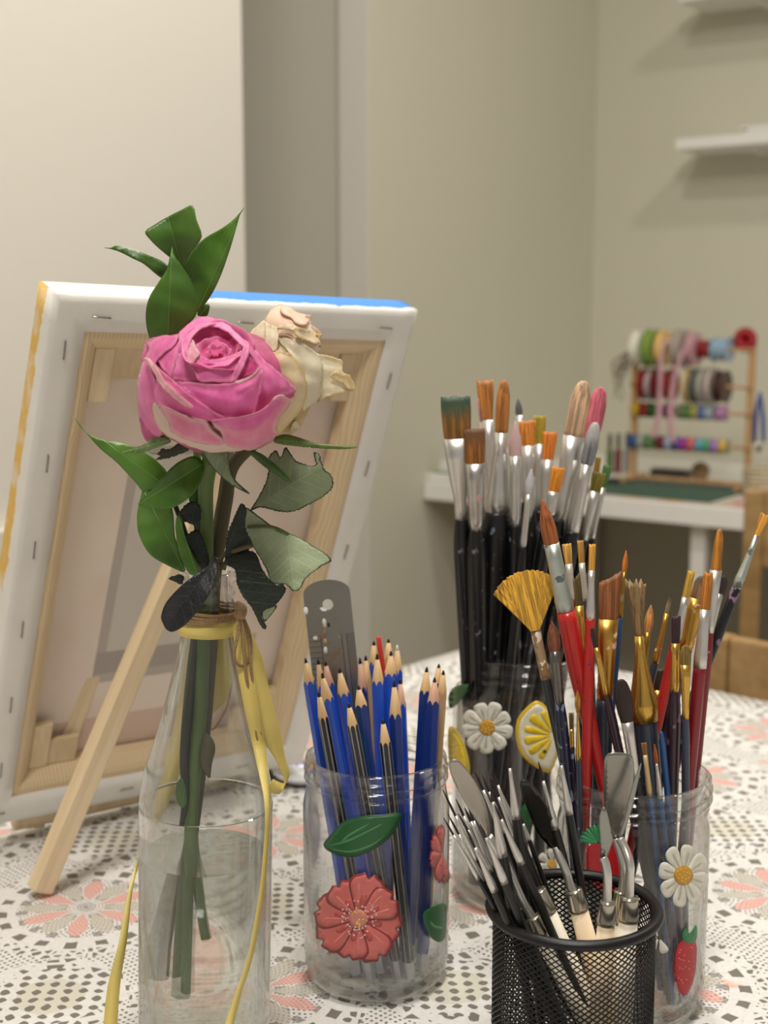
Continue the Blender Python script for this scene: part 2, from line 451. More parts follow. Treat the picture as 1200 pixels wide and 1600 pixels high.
# twine bundle on the left upright
M_tw = simple('twine_brown', (120, 100, 78), .9, var=.2, scale=300)
tb = thing('twine_bundle', rz(990, 570), 'brown dried twine bundle hanging at the left upright of the rack', 'twine')
for k in range(16):
    a = rz(994+random.uniform(-3, 3), 548+random.uniform(-4, 6))-e2*.01; m_ = rz(975+random.uniform(-14, 12), 572+random.uniform(-10, 12))-e2*random.uniform(0, .03); b = rz(966+random.uniform(-4, 22), 590+random.uniform(-16, 40))-e2*random.uniform(0, .03)
    tube('strand', [a, m_, b], .0009, M_tw, tb, 5, 4)
# little bottles left of the rack
for i, (px, c, l) in enumerate(((952, (90, 110, 50), 'olive'), (965, (120, 40, 50), 'dark red'), (979, (150, 150, 146), 'grey'))):
    b = dpt(px, 738)
    M = frameM(Md @ Vector((b.x, b.y, 0)), e1)
    t = thing('paint_bottle', M.translation, '%s paint bottle with black cap, on the desk left of the ribbon rack' % l, 'bottle', 'small capped bottles beside the rack')
    hz = rloc(px, 686).z*1.0
    lathe('bottle_body', [(0, 0), (.0075, 0), (.008, .002), (.008, hz*.52), (.004, hz*.64), (.0035, hz*.68), (0, hz*.68)], simple('bot%d' % i, c, .3), t, 20, M)
    lathe('cap', [(0, hz*.66), (.0048, hz*.66), (.0042, hz), (0, hz)], simple('black_cap', (20, 20, 22), .3), t, 16, M)
# tape roll disc, tray, pliers, basket etc.
def dthing(name, px, py, label, cat):
    b = dpt(px, py); M = frameM(Md @ Vector((b.x, b.y, 0)), e1, e2); return thing(name, M.translation, label, cat), M
t, M = dthing('metal_tray', 1075, 762, 'long shiny metal tray in front of the ribbon rack', 'tray')
M_steel = simple('brushed_steel', (190, 188, 182), .25, 1.0, var=.05)
box('tray_base', (0, 0, .002), (.26, .035, .002), M_steel, t, M); 
for s in (-1, 1): box('tray_rim', (0, s*.0175, .005), (.26, .002, .008), M_steel, t, M)
t, M = dthing('round_tin', 1095, 752, 'round tan cork-coloured disc leaning at the foot of the rack', 'disc')
Mq = M @ Matrix.Rotation(math.radians(80), 4, 'X')
Mq.translation = M.translation+Vector((0, 0, .021))
lathe('disc_body', [(0, 0), (.019, 0), (.02, .001), (.02, .006), (.019, .007), (0, .007)], simple('cork_tan', (150, 124, 86), .7), t, 32, Mq)
t, M = dthing('spool_box', 1035, 748, 'low dark tray of odds and ends inside the rack', 'tray')
box('box_tray', (.01, .02, .009), (.085, .03, .015), simple('dark_items', (62, 62, 68), .4), t, M, .002)
box('box_lid', (.01, .02, .019), (.080, .028, .003), simple('grey_lid', (130, 130, 138), .3), t, M, .001)
t, M = dthing('basket', 1192, 775, 'pale low basket of tools at the right end of the desk', 'basket')
M_bk = simple('basket_cream', (196, 180, 150), .7)
for k in range(6): lathe('basket_weave', [(.036+.001*(k % 2), .004+k*.009), (.039, .004+k*.009), (.039, .010+k*.009), (.036, .010+k*.009)], M_bk, t, 28, M, closed=True)
box('basket_base', (0, 0, .002), (.06, .04, .004), M_bk, t, M)
for k in range(14):
    a = k*2*PI/14; box('basket_stake', (.0375*math.cos(a), .0375*math.sin(a), .03), (.003, .003, .058), M_bk, t, M)
pl = thing('pliers', M @ Vector((0, 0, .05)), 'blue-handled pliers standing in the basket at the right edge', 'pliers')
Mb = simple('blue_rubber', (44, 72, 150), .45)
p0 = rz(1188, 612); 
tube('handle', [p0, rz(1181, 650), rz(1179, 690)], [.002, .0045, .004], Mb, pl, 8, 4)
tube('handle', [p0, rz(1192, 650), rz(1193, 690)], [.002, .0045, .004], Mb, pl, 8, 4)
tube('jaw', [rz(1180, 688), rz(1186, 706)], [.003, .004], M_steel, pl, 8)
tube('jaw', [rz(1192, 688), rz(1186, 706)], [.003, .004], M_steel, pl, 8)
t, M = dthing('orange_cap', 1190, 757, 'small orange cap at the right end of the desk', 'cap')
lathe('cap_body', [(0, 0), (.008, 0), (.007, .01), (0, .01)], simple('orange_plastic', (226, 120, 70), .4), t, 20, M)
t, M = dthing('green_box', 695, 750, 'open white box with green contents at the left end of the desk', 'box')
for c, s in (((0, 0, .002), (.06, .05, .004)), ((-.029, 0, .02), (.002, .05, .04)), ((.029, 0, .02), (.002, .05, .04)), ((0, .024, .02), (.06, .002, .04)), ((0, -.024, .008), (.06, .002, .016))):
    box('box_side', c, s, M_white, t, M)
box('green_pad', (0, -.002, .010), (.048, .036, .012), simple('green_pad', (110, 136, 80), .7), t, M, .003)
t, M = dthing('pump_dish', 955, 757, 'small dark dish on the desk behind the mop brushes', 'dish')
lathe('dish_body', [(0, 0), (.014, 0), (.020, .010), (.019, .012), (.012, .003), (0, .003)], simple('dish_grey', (60, 66, 64), .3), t, 24, M)

# ------------------------------------------------------------------ near table with its crocheted cloth
Fc = G(760, 1005); t1 = (G(1199, 1097)-Fc).normalized(); t2 = Vector((t1.y, -t1.x, 0))
t2 = -Vector((-t1.y, t1.x, 0))
Mt = frameM(Fc, t1, t2, (0, 0, 1))
TW, TL = 1.5, 1.35
tab = thing('table', Fc+Vector((0, 0, FLOOR)), 'dining table under the white crocheted cloth', 'table')
M_tw2 = wood_mat('table_wood', (110, 80, 52), (140, 104, 70))
box('tabletop', (TW/2, TL/2, -.0165), (TW-.004, TL-.004, .027), M_tw2, tab, Mt)
for x in (.06, TW-.06):
    for y in (.06, TL-.06): box('leg', (x, y, (FLOOR-.03)/2), (.05, .05, -FLOOR-.03), M_tw2, tab, Mt)
# crochet cloth: net of white thread, holes, pink and beige petals
L = MB('crochet_lace')
tc = L.scaled(L.coord('Object'), (1/.150,)*3)
sep = L.n('ShaderNodeSeparateXYZ'); L.t.links.new(tc, sep.inputs[0])
wob = (L.noise(14, 1, vec=tc)-.5)*.03
X = N(L.t, sep.outputs[0])+wob; Y = N(L.t, sep.outputs[1])+wob
cx = X.fract()-.5; cy = Y.fract()-.5
def polar(a, b):
    r = (a*a+b*b).pw(.5); n = L.n('ShaderNodeMath', operation='ARCTAN2'); L.t.links.new(b.k, n.inputs[0]); L.t.links.new(a.k, n.inputs[1]); return r, N(L.t, n.outputs[0])
r, th = polar(cx, cy)
dx = (X+.5).fract()-.5; dy = (Y+.5).fract()-.5
r2, th2 = polar(dx, dy)
NP = 12
u = th*(NP/(2*PI)); pa = (u.fract()-.5).abs()                      # 0 on a petal's axis
rr = ((r-.05)*(1/.21)).mx(0).mn(1)
pw_ = (rr*PI).sin().pw(.7)*.46
petal = (pw_-pa*1.0).step(0.0, .05)*(r.lt(.26))*(r.gt(.05))
par = ((u.floor()*.5).fract()).gt(.25)                             # every other petal is pink
# holes (1 = hole)
def wave(a, k): return (a*k).sin()
fine = (wave(X+Y, 2*PI*22)*wave(X-Y, 2*PI*22)).gt(.46)             # fine mesh
fineP = (wave(r, 2*PI*34)*wave(th, 60)).gt(.5)
vo = L.n('ShaderNodeTexVoronoi', feature='DISTANCE_TO_EDGE'); vo.inputs['Scale'].default_value = 17; L.t.links.new(tc, vo.inputs['Vector']); big = N(L.t, vo.outputs['Distance']).gt(.17)
vo2 = L.n('ShaderNodeTexVoronoi', feature='DISTANCE_TO_EDGE'); vo2.inputs['Scale'].default_value = 30; L.t.links.new(tc, vo2.inputs['Vector']); med = N(L.t, vo2.outputs['Distance']).gt(.20)
rad = ((th*18).sin()).gt(.3)*((r*(2*PI*13)).sin()).gt(-.2)          # radial windows around the flower
inF = r.lt(.27); ring = r.gt(.27)*r.lt(.37); ring2 = r.gt(.37)*r.lt(.43)
corner = r2.lt(.20); cring = r2.gt(.20)*r2.lt(.27)
dia = (wave(X, 2*PI*13)*wave(Y, 2*PI*13)).gt(.28)
hole = inF*(petal*fineP*.55).mx(petal.inv()*inF*(fineP.mx(rad*.7)))
hole = hole.mx(ring*rad).mx(ring2*med)
rest = (r.gt(.43))*(r2.gt(.27))
hole = hole.mx(rest*fine).mx(corner*(r.gt(.43))*dia).mx(cring*(r.gt(.43))*big)
hole = hole.mn(1)
thr = L.noise(60, 2, vec=tc)
white = L.mix(thr, lin((204, 201, 197)), lin((230, 228, 225)))
pet = L.mix(par, lin((196, 190, 178)), lin((220, 172, 162)))
col = L.mix(petal, white, pet)
cb = L.mix(corner*(r2.lt(.12)), col, lin((206, 202, 188)))
stain = L.noise(2.3, 3, kind='Object', sc=(9, 9, 9)).step(.72, .76)
cb = L.mix(stain*.6, cb, lin((226, 140, 96)))
L.color(L.mix(hole, cb, lin((118, 112, 104))))
L.bump((hole.inv()+thr*.5), .7, .0012); L.set(Roughness=.8)
cl = bmesh.new()
nx, ny = 60, 54; ov = .004
vs = {}
for i in range(nx+1):
    for j in range(ny+1):
        x = -ov+(TW+2*ov)*i/nx; y = -ov+(TL+2*ov)*j/ny
        vs[i, j] = cl.verts.new((x, y, -.0005+.0*math.sin(x*9)*math.sin(y*11)))
for i in range(nx):
    for j in range(ny): cl.faces.new((vs[i, j], vs[i+1, j], vs[i+1, j+1], vs[i, j+1]))
def skirt(seq, d):
    prev = None
    for k, (v, s) in enumerate(seq):
        q = cl.verts.new((v.co.x+d[0]*(.008+.006*math.sin(s*30)), v.co.y+d[1]*(.008+.006*math.sin(s*30)), -.16)); 
        if prev: cl.faces.new((prev[0], v, q, prev[1]))
        prev = (v, q)
skirt([(vs[i, 0], i/nx) for i in range(nx+1)], (0, -1)); skirt([(vs[i, ny], i/nx) for i in range(nx+1)], (0, 1))
skirt([(vs[0, j], j/ny) for j in range(ny+1)], (-1, 0)); skirt([(vs[nx, j], j/ny) for j in range(ny+1)], (1, 0))
cloth = bm_obj('tablecloth', cl, L.m, None, True)
cloth.matrix_world = Mt; 
so = cloth.modifiers.new('solid', 'SOLIDIFY'); so.thickness = .0015; so.offset = -1
tag(cloth, 'white crocheted tablecloth with pink and beige petals covering the table', 'tablecloth')

# ------------------------------------------------------------------ wooden chairs behind the table
M_oak = wood_mat('chair_oak', (138, 108, 64), (168, 136, 90), .5, axis=0)
def chair(A, d, top, rail_h, label, wd=.44):
    """A: left top corner of the back (floor plan), d: direction of the rail, seat on the far side"""
    A = Vector((A.x, A.y, 0)); d = Vector(d).normalized(); M = frameM(A, d)
    t = thing('wooden_chair', A+Vector((0, 0, FLOOR)), label, 'chair')
    for x in (.014, wd-.014):
        box('back_post', (x, .012, (FLOOR+top)/2), (.028, .024, top-FLOOR), M_oak, t, M, .003)
        box('leg', (x, .40, (FLOOR-.30)/2), (.03, .03, -FLOOR-.30), M_oak, t, M, .003)
    box('top_rail', (wd/2, .011, top-rail_h/2), (wd-.056, .016, rail_h), M_oak, t, M, .003)
    for k in range(4): box('back_slat', (.09+k*.087, .011, (top-rail_h-.30)/2), (.03, .01, top-rail_h+.30), M_oak, t, M)
    box('seat', (wd/2, .21, -.31), (wd, .42, .022), M_oak, t, M, .004)
    return t
cA = G(1098, 1078)+Vector((.035, .055, 0))
r_ = ray(1096, 992); Yc = cA.y; cB = P(1096, 990, Yc)
chair(cB, (t1.x*.95, t1.y, 0), cB.z, .13, 'nearer light wooden chair with its back rail just behind the table')
cC = P(1164, 768, 1.95)
chair(cC, (.97, -.24, 0), cC.z+.002, .115, 'farther wooden chair with a tall post in front of the white desk')
# ------------------------------------------------------------------ canvas seen from behind
Bc = Vector((-.26585, .83522, .022)); cX = (Vector((-.06262, .99160, .01252))-Bc); cY = (Vector((-.18115, .74591, .36454))-Bc)
CW, CH = cX.length, cY.length; cX.normalize(); cY.normalize(); cN = cX.cross(cY).normalized()
if cN.y > 0: cN = -cN                                    # towards the viewer
Mc = Matrix((cX, cY, cN)).transposed().to_4x4(); Mc.translation = Bc
can = thing('canvas', Bc, 'back of a stretched canvas with blue top edge and yellow left edge, on the easel', 'canvas')
TH = .019
cm = MB('canvas_wrap')
sp = cm.n('ShaderNodeSeparateXYZ'); cm.t.links.new(cm.coord('Object'), sp.inputs[0])
def shaderfield(m, O, A):                                # signed distance along A from O in room coordinates
    v = m.n('ShaderNodeVectorMath', operation='SUBTRACT'); m.t.links.new(m.coord('Object'), v.inputs[0]); v.inputs[1].default_value = O
    d = m.n('ShaderNodeVectorMath', operation='DOT_PRODUCT'); m.t.links.new(v.outputs[0], d.inputs[0]); d.inputs[1].default_value = A
    return N(m.t, d.outputs['Value'])
cu, cv, cn = (shaderfield(cm, Bc, a) for a in (cX, cY, cN))
nz = (cm.noise(90, 3)-.5)*.01
weave = (cu*4200).sin()*(cv*4200).sin()
blue = (cv+nz*.2).gt(CH-.0012)*(cn+nz).lt(-.003)*(cu+nz*3).gt(.085)
yel = (cu).lt(.0012)*(cn+nz*1.1).lt(-.0085)*((cv+nz*4).gt(.17))
colr = cm.mix(cm.noise(25, 2), lin((224, 220, 212)), lin((240, 238, 232)))
colr = cm.mix(blue, colr, lin((72, 140, 222))); colr = cm.mix(yel*(cm.noise(60, 3).step(.3, .55)*.6+.4), colr, lin((226, 184, 96)))
cm.color(colr); cm.bump(weave*.3+cm.noise(40, 3)*2.5, .35, .001); cm.set(Roughness=.75)
M_stick = wood_mat('stretcher_pine', (208, 184, 146), (234, 214, 180), .8, axis=2)
M_bar = MB('stretcher_bar_pine'); gu, gv, gn = (shaderfield(M_bar, Bc, a) for a in (cX, cY, cN))
gr = ((gu+gv*.02+(M_bar.noise(20, 2)-.5)*.01)*2600).sin()*.5+.5
M_bar.color(M_bar.mix(gr*.5+M_bar.noise(30, 3)*.5, lin((200, 174, 134)), lin((230, 210, 174)))); M_bar.set(Roughness=.6)
def cbox(name, u0, u1, v0, v1, n0, n1, mat, parent=can, bev=.0006):
    return box(name, ((u0+u1)/2, (v0+v1)/2, (n0+n1)/2), (u1-u0, v1-v0, n1-n0), mat, parent, Mc, bev)
sw = .021                                                 # width of the folded-over cloth
# cloth: sides and folded-back strips, one continuous wrap
def ring_wrap():
    bm = bmesh.new(); prof = [(-.0006, -TH), (-.0006, -.0015), (.0004, .0009), (.004, .0016), (sw*.6, .0014), (sw, .0011), (sw, .0002), (.0002, -.0008)]
    cs = [(0, 0, 1, 1), (CW, 0, -1, 1), (CW, CH, -1, -1), (0, CH, 1, -1)]
    V = []
    for (x, y, sx, sy) in cs: V.append([bm.verts.new(Mc @ Vector((x+sx*p, y+sy*p, n))) for p, n in prof])
    m = len(prof)
    for i in range(4):
        a, b = V[i], V[(i+1) % 4]
        for j in range(m-1): bm.faces.new((a[j], b[j], b[j+1], a[j+1]))
    return bm
wb = ring_wrap()
bmesh.ops.subdivide_edges(wb, edges=[e for e in wb.edges if e.calc_length() > .1], cuts=24, use_grid_fill=True)
wrp = bm_obj('wrapped_edge', wb, cm.m, can, True)
# painted cloth sheet: pale printing shows through
pm = MB('canvas_back_cloth'); pu, pv, pn = (shaderfield(pm, Bc, a) for a in (cX, cY, cN))
n1 = pm.noise(9, 3); base = pm.mix(n1.step(.3, .7), lin((224, 208, 194)), lin((234, 220, 206)))
warm = pm.noise(14, 2).step(.5, .72); base = pm.mix(warm*.25, base, lin((214, 160, 134)))
rct = lambda a, b, c, d: pu.gt(a)*pu.lt(b)*pv.gt(c)*pv.lt(d)
base = pm.mix(rct(.075, .152, .095, .262)*.75, base, lin((168, 160, 152)))
base = pm.mix(rct(.082, .146, .112, .256)*.8, base, lin((214, 208, 196)))
base = pm.mix((rct(.075, .20, .088, .112))*.7, base, lin((166, 158, 150)))
base = pm.mix(pv.lt(.06)*.35, base, lin((176, 116, 84)))
pm.color(base); pm.bump((pu*4200).sin()*(pv*4200).sin(), .2, .0006); pm.set(Roughness=.85)
cbox('painted_sheet', .001, CW-.001, .001, CH-.001, -TH, -TH+.0008, pm.m, bev=0)
# wooden bars (mitred, sloped inner lip)
bw = .034
def bar(cs, inner):
    bm = bmesh.new(); (ax, ay), (bx, by), (sx0, sy0), (sx1, sy1) = cs
    pr = [(.001, -.0165), (.001, .0), (bw-.009, .0), (bw-.006, -.0015), (bw, -.008), (bw, -.0165)]
    A = [bm.verts.new(Mc @ Vector((ax+sx0*p, ay+sy0*p, n))) for p, n in pr]; B = [bm.verts.new(Mc @ Vector((bx+sx1*p, by+sy1*p, n))) for p, n in pr]
    for j in range(len(pr)): k = (j+1) % len(pr); bm.faces.new((A[j], B[j], B[k], A[k]))
    bm.faces.new(A); bm.faces.new(B[::-1])
    return bm_obj('stretcher_bar', bm, M_bar.m, can)
c4 = [(0, 0), (CW, 0), (CW, CH), (0, CH)]; sg = [(1, 1), (-1, 1), (-1, -1), (1, -1)]
for i in range(4): bar((c4[i], c4[(i+1) % 4], sg[i], sg[(i+1) % 4]), 0)
M_key = wood_mat('key_wood', (206, 182, 144), (230, 210, 174), 1, axis=2)
for (x, y, sx, sy) in ((bw, bw, 1, 1), (CW-bw, bw, -1, 1), (bw, CH-bw, 1, -1), (CW-bw, CH-bw, -1, -1)):
    a, b = sorted((x, x+sx*.013)); c, d = sorted((y, y+sy*.034)); cbox('corner_key', a+.0003, b, c+.0003, d, -.013, -.0075, M_key)
    a, b = sorted((x+sx*.0135, x+sx*.034)); c, d = sorted((y, y+sy*.020)); cbox('corner_key', a, b, c+.0003, d, -.0125, -.009, M_key)
M_staple = simple('staple_steel', (150, 148, 144), .3, 1.0, var=.02)
def staple(u, v, hor, ang=0):
    d = Vector((1, 0, 0)) if hor else Vector((0, 1, 0)); d.rotate(Quaternion((0, 0, 1), ang))
    c = Vector((u, v, .0022)); a, b = c-d*.0055, c+d*.0055; dn = Vector((0, 0, -.003))
    tube('staple', [Mc @ p for p in (a+dn, a, b, b+dn)], .00045, M_staple, can, 5)
for v in (.332, .262, .205, .150, .095, .045): staple(.0105, v, False, .04)
for v in (.315, .25, .185, .12, .06): staple(CW-.0105, v, False, -.03)
for u in (.030, .125, .232): staple(u, CH-.012, True, -.05)
for u in (.012, .105, .2): staple(u, .0095, True, .02)

# ------------------------------------------------------------------ little table easel
foot = G(62, 1400)
eas = thing('table_easel', foot, 'small pine table easel holding the canvas, its rear leg standing on the crocheted cloth', 'easel')
def stick(name, a, b, wd, dp, side, mat=M_stick, parent=eas):
    a, b = Vector(a), Vector(b); z = (b-a).normalized(); x = (Vector(side)-z*Vector(side).dot(z)).normalized(); y = z.cross(x)
    M = Matrix((x, y, z)).transposed().to_4x4(); M.translation = a; Ln = (b-a).length
    o = box(name, (0, 0, Ln/2), (wd, dp, Ln), mat, parent, None, 0); o.parent = None
    o.matrix_world = M; o.parent = parent
    if parent.name in PINV: o.matrix_parent_inverse = PINV[parent.name]
    bevel(o, .0012); return o
topl = Mc @ Vector((.143, CH-.014, .0078))
stick('rear_leg', foot+Vector((0, 0, .004)), topl, .0135, .0115, Vector((.80, .6, 0)))
rt = Mc @ Vector((.128, CH-.03, -TH-.012))
cb = Mc @ Vector((0, 0, -TH/2))
rl0 = cb+cX*.028-cY*.0135; rl1 = cb+cX*(CW-.004)-cY*.0135
rl0.z = max(rl0.z, .0075); rl1.z = .0068; rl0 += Vector((.0, .012, 0)); rl1 += Vector((0, .012, 0))
rail = tube('rail', [rl0, rl1], .0068, M_stick, eas, 16)
for s in (.05, .21):
    a = Mc @ Vector((s, 0, -TH-.009)); a.z = .004
    stick('front_leg', a, rt, .012, .010, cX)
tube('hinge_pin', [rt-cX*.012, rt+cX*.012], .003, M_steel, eas)

# ------------------------------------------------------------------ glass
def glass(name, tint=(.99, .99, .985), edge=(.62, .67, .64), rough=.02, wav=.0):
    m = bpy.data.materials.new(name); m.use_nodes = True; t = m.node_tree; t.nodes.remove(t.nodes['Principled BSDF']); out = t.nodes['Material Output']
    lw = t.nodes.new('ShaderNodeLayerWeight'); lw.inputs[0].default_value = .5
    pw = t.nodes.new('ShaderNodeMath'); pw.operation = 'POWER'; pw.inputs[1].default_value = 2.6; t.links.new(lw.outputs['Facing'], pw.inputs[0])
    mx = t.nodes.new('ShaderNodeMix'); mx.data_type = 'RGBA'; mx.inputs[6].default_value = tint+(1,); mx.inputs[7].default_value = edge+(1,); t.links.new(pw.outputs[0], mx.inputs[0])
    tr = t.nodes.new('ShaderNodeBsdfTransparent'); t.links.new(mx.outputs[2], tr.inputs[0])
    gl = t.nodes.new('ShaderNodeBsdfGlossy'); gl.inputs['Roughness'].default_value = rough
    f5 = t.nodes.new('ShaderNodeMath'); f5.operation = 'POWER'; f5.inputs[1].default_value = 4.2; t.links.new(lw.outputs['Facing'], f5.inputs[0])
    fr = t.nodes.new('ShaderNodeMath'); fr.operation = 'MULTIPLY_ADD'; fr.inputs[1].default_value = .6; fr.inputs[2].default_value = .045; t.links.new(f5.outputs[0], fr.inputs[0])
    ms = t.nodes.new('ShaderNodeMixShader'); t.links.new(fr.outputs[0], ms.inputs[0]); t.links.new(tr.outputs[0], ms.inputs[1]); t.links.new(gl.outputs[0], ms.inputs[2])
    nt = t.nodes.new('ShaderNodeTexNoise'); nt.inputs['Scale'].default_value = 55; tc = t.nodes.new('ShaderNodeTexCoord'); t.links.new(tc.outputs['Object'], nt.inputs['Vector'])
    bp = t.nodes.new('ShaderNodeBump'); bp.inputs['Strength'].default_value = .12; bp.inputs['Distance'].default_value = .002; t.links.new(nt.outputs[0], bp.inputs['Height'])
    t.links.new(bp.outputs[0], gl.inputs['Normal'])
    gs = t.nodes.new('ShaderNodeBsdfGlass'); gs.inputs['IOR'].default_value = 1.45; gs.inputs['Roughness'].default_value = 0
    ge = t.nodes.new('ShaderNodeMath'); ge.operation = 'POWER'; ge.inputs[1].default_value = 2.2; t.links.new(lw.outputs['Facing'], ge.inputs[0])
    m2 = t.nodes.new('ShaderNodeMixShader'); t.links.new(ge.outputs[0], m2.inputs[0]); t.links.new(ms.outputs[0], m2.inputs[1]); t.links.new(gs.outputs[0], m2.inputs[2])
    t.links.new(m2.outputs[0], out.inputs[0]); return m
M_glass = glass('jar_glass'); M_bglass = glass('bottle_glass', (.985, .99, .985), (.60, .63, .60))

def jar(cx, cy, R, rr, h, name, label, cat='jar'):
    t = thing(name, (cx, cy, 0), label, cat)
    th = .0024
    def thread(r, z, a=.0021): return [(r, z-.0030), (r+a*.7, z-.0021), (r+a, z-.0006), (r+a*.9, z+.0006), (r+a*.3, z+.0016), (r, z+.0020)]
    o = [(R*.55, .0006), (R*.60, .0), (R*.84, .0), (R*.93, .0028), (R*.985, .009), (R, .018), (R, h*.76), (R*.992, h*.80), (R*.96, h*.845), (rr*1.02, h*.88), (rr, h*.895)]
    o += thread(rr, h*.918) + thread(rr, h*.955) + [(rr, h-.0030), (rr+.0014, h-.0016), (rr+.0012, h-.0004), (rr+.0002, h+.0004)]
    i = [(rr-.0016, h+.0003), (rr-.0026, h-.0016), (rr-.0027, h*.9), (R*.95-th, h*.845), (R-th-.0004, h*.78), (R-th, h*.7), (R-th, .018), (R*.95-th, .009), (R*.8, .0052), (0, .0045)]
    b = lathe('glass_body', [(0, .0012)]+o+i, M_glass, t, 72, Matrix.Translation((cx, cy, 0)))
    return t
JP = G(588, 1520); JB = G(981, 1561); JC = G(817, 1392)
RP, rP, hP = .0390, .0362, .123
RB_, rB_, hB = .0385, .0372, .1235
RC, rC, hC = .0445, .0365, .153
jp = jar(JP.x, JP.y, RP, rP, hP, 'glass_jar', 'glass jar of pencils painted with a coral flower and a green leaf')
jb = jar(JB.x, JB.y, RB_, rB_, hB, 'glass_jar', 'glass jar at the right with painted daisy and strawberry, holding red and gold brushes')
jc = jar(JC.x, JC.y, RC, rC, hC, 'glass_jar', 'tall glass jar with painted daisy and lemon slice, full of black-handled brushes')

# painted decorations lie on the glass
def cyl_hit(px, py, c, R, far=False):
    d = ray(px, py); a = d.x*d.x+d.y*d.y; b = -2*(d.x*c[0]+d.y*c[1]); cc = c[0]**2+c[1]**2-R*R
    D = b*b-4*a*cc
    if D < 0: D = 0
    t = (-b+(math.sqrt(D) if far else -math.sqrt(D)))/(2*a)
    return Vector((d.x*t, d.y*t, H+d.z*t))
def decal(name, parent, c, R, polys, far=False, label=None):
    """polys: list of (outline px, colour, layer)"""
    V = []; Fa = []; mi = []; mats = []; keys = []
    for pts, rgb, lay in polys:
        q, tr, dd = fill2d(pts, 5); off = len(V)
        rad = R+(-1 if far else 1)*0+(.00025+lay*.00005)
        if far: rad = R+.0003+lay*.00005
        for (x, y), e in zip(q, dd): V.append(cyl_hit(x, y, c, rad, far))
        Fa += [tuple(i+off for i in f) for f in tr]
        if rgb not in keys: keys.append(rgb); mats.append(simple('paint_%d_%d_%d' % rgb, rgb, .38, var=.10, scale=260))
        mi += [keys.index(rgb)]*len(tr)
    o = mesh_obj(name, V, Fa, None, parent, True, mats, mi)
    s = o.modifiers.new('s', 'SOLIDIFY'); s.thickness = .00004; s.offset = 0
    if label: o['label'] = label
    return o
def circ(cx, cy, r, n=12, ry=None): return [(cx+r*math.cos(2*PI*k/n), cy+(ry or r)*math.sin(2*PI*k/n)) for k in range(n)]
def cm_(pts, k=4): return [(v.x, v.y) for v in catmull([(x, y, 0) for x, y in pts], k, True)]
def petal_px(cx, cy, ang, r0, r1, w, rag=0, sx=1, sy=1):
    d = (math.cos(ang), math.sin(ang)); n = (-d[1], d[0]); out = []
    prof = [(0, .16), (.25, .50), (.5, .82), (.72, 1.0), (.90, .86), (.97, .55), (.99+rag*.05, .25), (.93 if rag else 1.0, 0)]
    for s in (1, -1):
        it = prof if s == 1 else prof[-2::-1]
        for t, k in it: rr_ = r0+(r1-r0)*t; out.append((cx+(d[0]*rr_+n[0]*w*k*s)*sx, cy+(d[1]*rr_+n[1]*w*k*s)*sy))
    return cm_(out, 3)
# coral flower
fx, fy = 560, 1436; pol = []
CO, CD = (206, 108, 102), (140, 54, 54)
for k in range(8):
    a = k*2*PI/8+.25; ln = 64+4*math.sin(k*2.3); b_ = k*1.0
    pol.append((petal_px(fx, fy, a, 6, ln+3, 29, 1), CD, b_))
    pol.append((petal_px(fx, fy, a, 9, ln-.5, 25, 1), CO, b_+.4))
    pol.append((petal_px(fx, fy, a, 8, ln*.60, 5, 0), (190, 84, 82), b_+.6))
    for s_ in (-.24, .24): pol.append((petal_px(fx, fy, a+s_, 22, ln*.82, 1.6, 0), (222, 130, 120), b_+.6))
rnd = random.Random(3)
pol.append((circ(fx, fy, 15), (208, 130, 118), 9))
for k in range(70):
    a = rnd.uniform(0, 2*PI); r = 30*math.sqrt(rnd.random())
    cc = (232, 200, 90) if r < 14 else (232, 190, 190); pol.append((circ(fx+r*math.cos(a), fy+r*math.sin(a), rnd.uniform(1.0, 2.0), 6), cc, 10))
decal('painted_flower', jp, (JP.x, JP.y), RP, pol, label='coral pink painted flower with dotted centre')
def z4(pts): return [(430+x/3.4767, 1140+y/3.4767) for x, y in pts]
GR, GL = (30, 92, 46), (70, 134, 82)
decal('painted_leaf', jp, (JP.x, JP.y), RP, [(cm_(z4([(262, 632), (300, 570), (370, 500), (470, 470), (580, 462), (685, 455), (668, 520), (620, 590), (540, 650), (430, 692), (330, 680)])), (22, 76, 38), 0),
    (cm_(z4([(272, 632), (310, 575), (375, 510), (470, 480), (580, 472), (672, 463), (655, 518), (610, 580), (530, 640), (430, 680), (335, 670)])), GR, 1),
    (cm_(z4([(290, 632), (390, 600), (480, 560), (572, 515), (560, 530), (480, 572), (395, 612)])), GL, 2), (cm_(z4([(350, 625), (390, 575), (470, 530), (512, 510), (470, 542), (400, 584)])), GL, 2),
    (cm_(z4([(300, 645), (400, 660), (520, 625), (600, 570), (520, 636), (400, 670)])), GL, 2)], label='long green painted leaf')
decal('painted_leaf', jp, (JP.x, JP.y), RP, [(cm_(z4([(802, 1010), (850, 965), (925, 948), (930, 1050), (925, 1120), (890, 1155), (840, 1120)])), GR, 1), (cm_(z4([(845, 1040), (870, 1065), (915, 1075), (890, 1085), (850, 1065)])), GL, 2)], label='small green painted leaf at the right side')
sf = [petal_px(692, 1335, a, 4, 46, 15, 1, .45, 1) for a in (2.0, 2.9, 3.7, 4.5, 1.3)]
decal('painted_flower', jp, (JP.x, JP.y), RP, [(p, CD, 0) for p in sf]+[(petal_px(692, 1335, a, 4, 42, 12, 1, .45, 1), CO, 1) for a in (2.0, 2.9, 3.7, 4.5, 1.3)], label='coral painted flower turned to the right side')
decal('painted_flower', jp, (JP.x, JP.y), RP, [(cm_(z4([(175, 480), (205, 390), (235, 450), (245, 560), (225, 700), (195, 760), (170, 650)])), (150, 96, 104), 0)], far=True, label='dull pink painted flower on the far side')
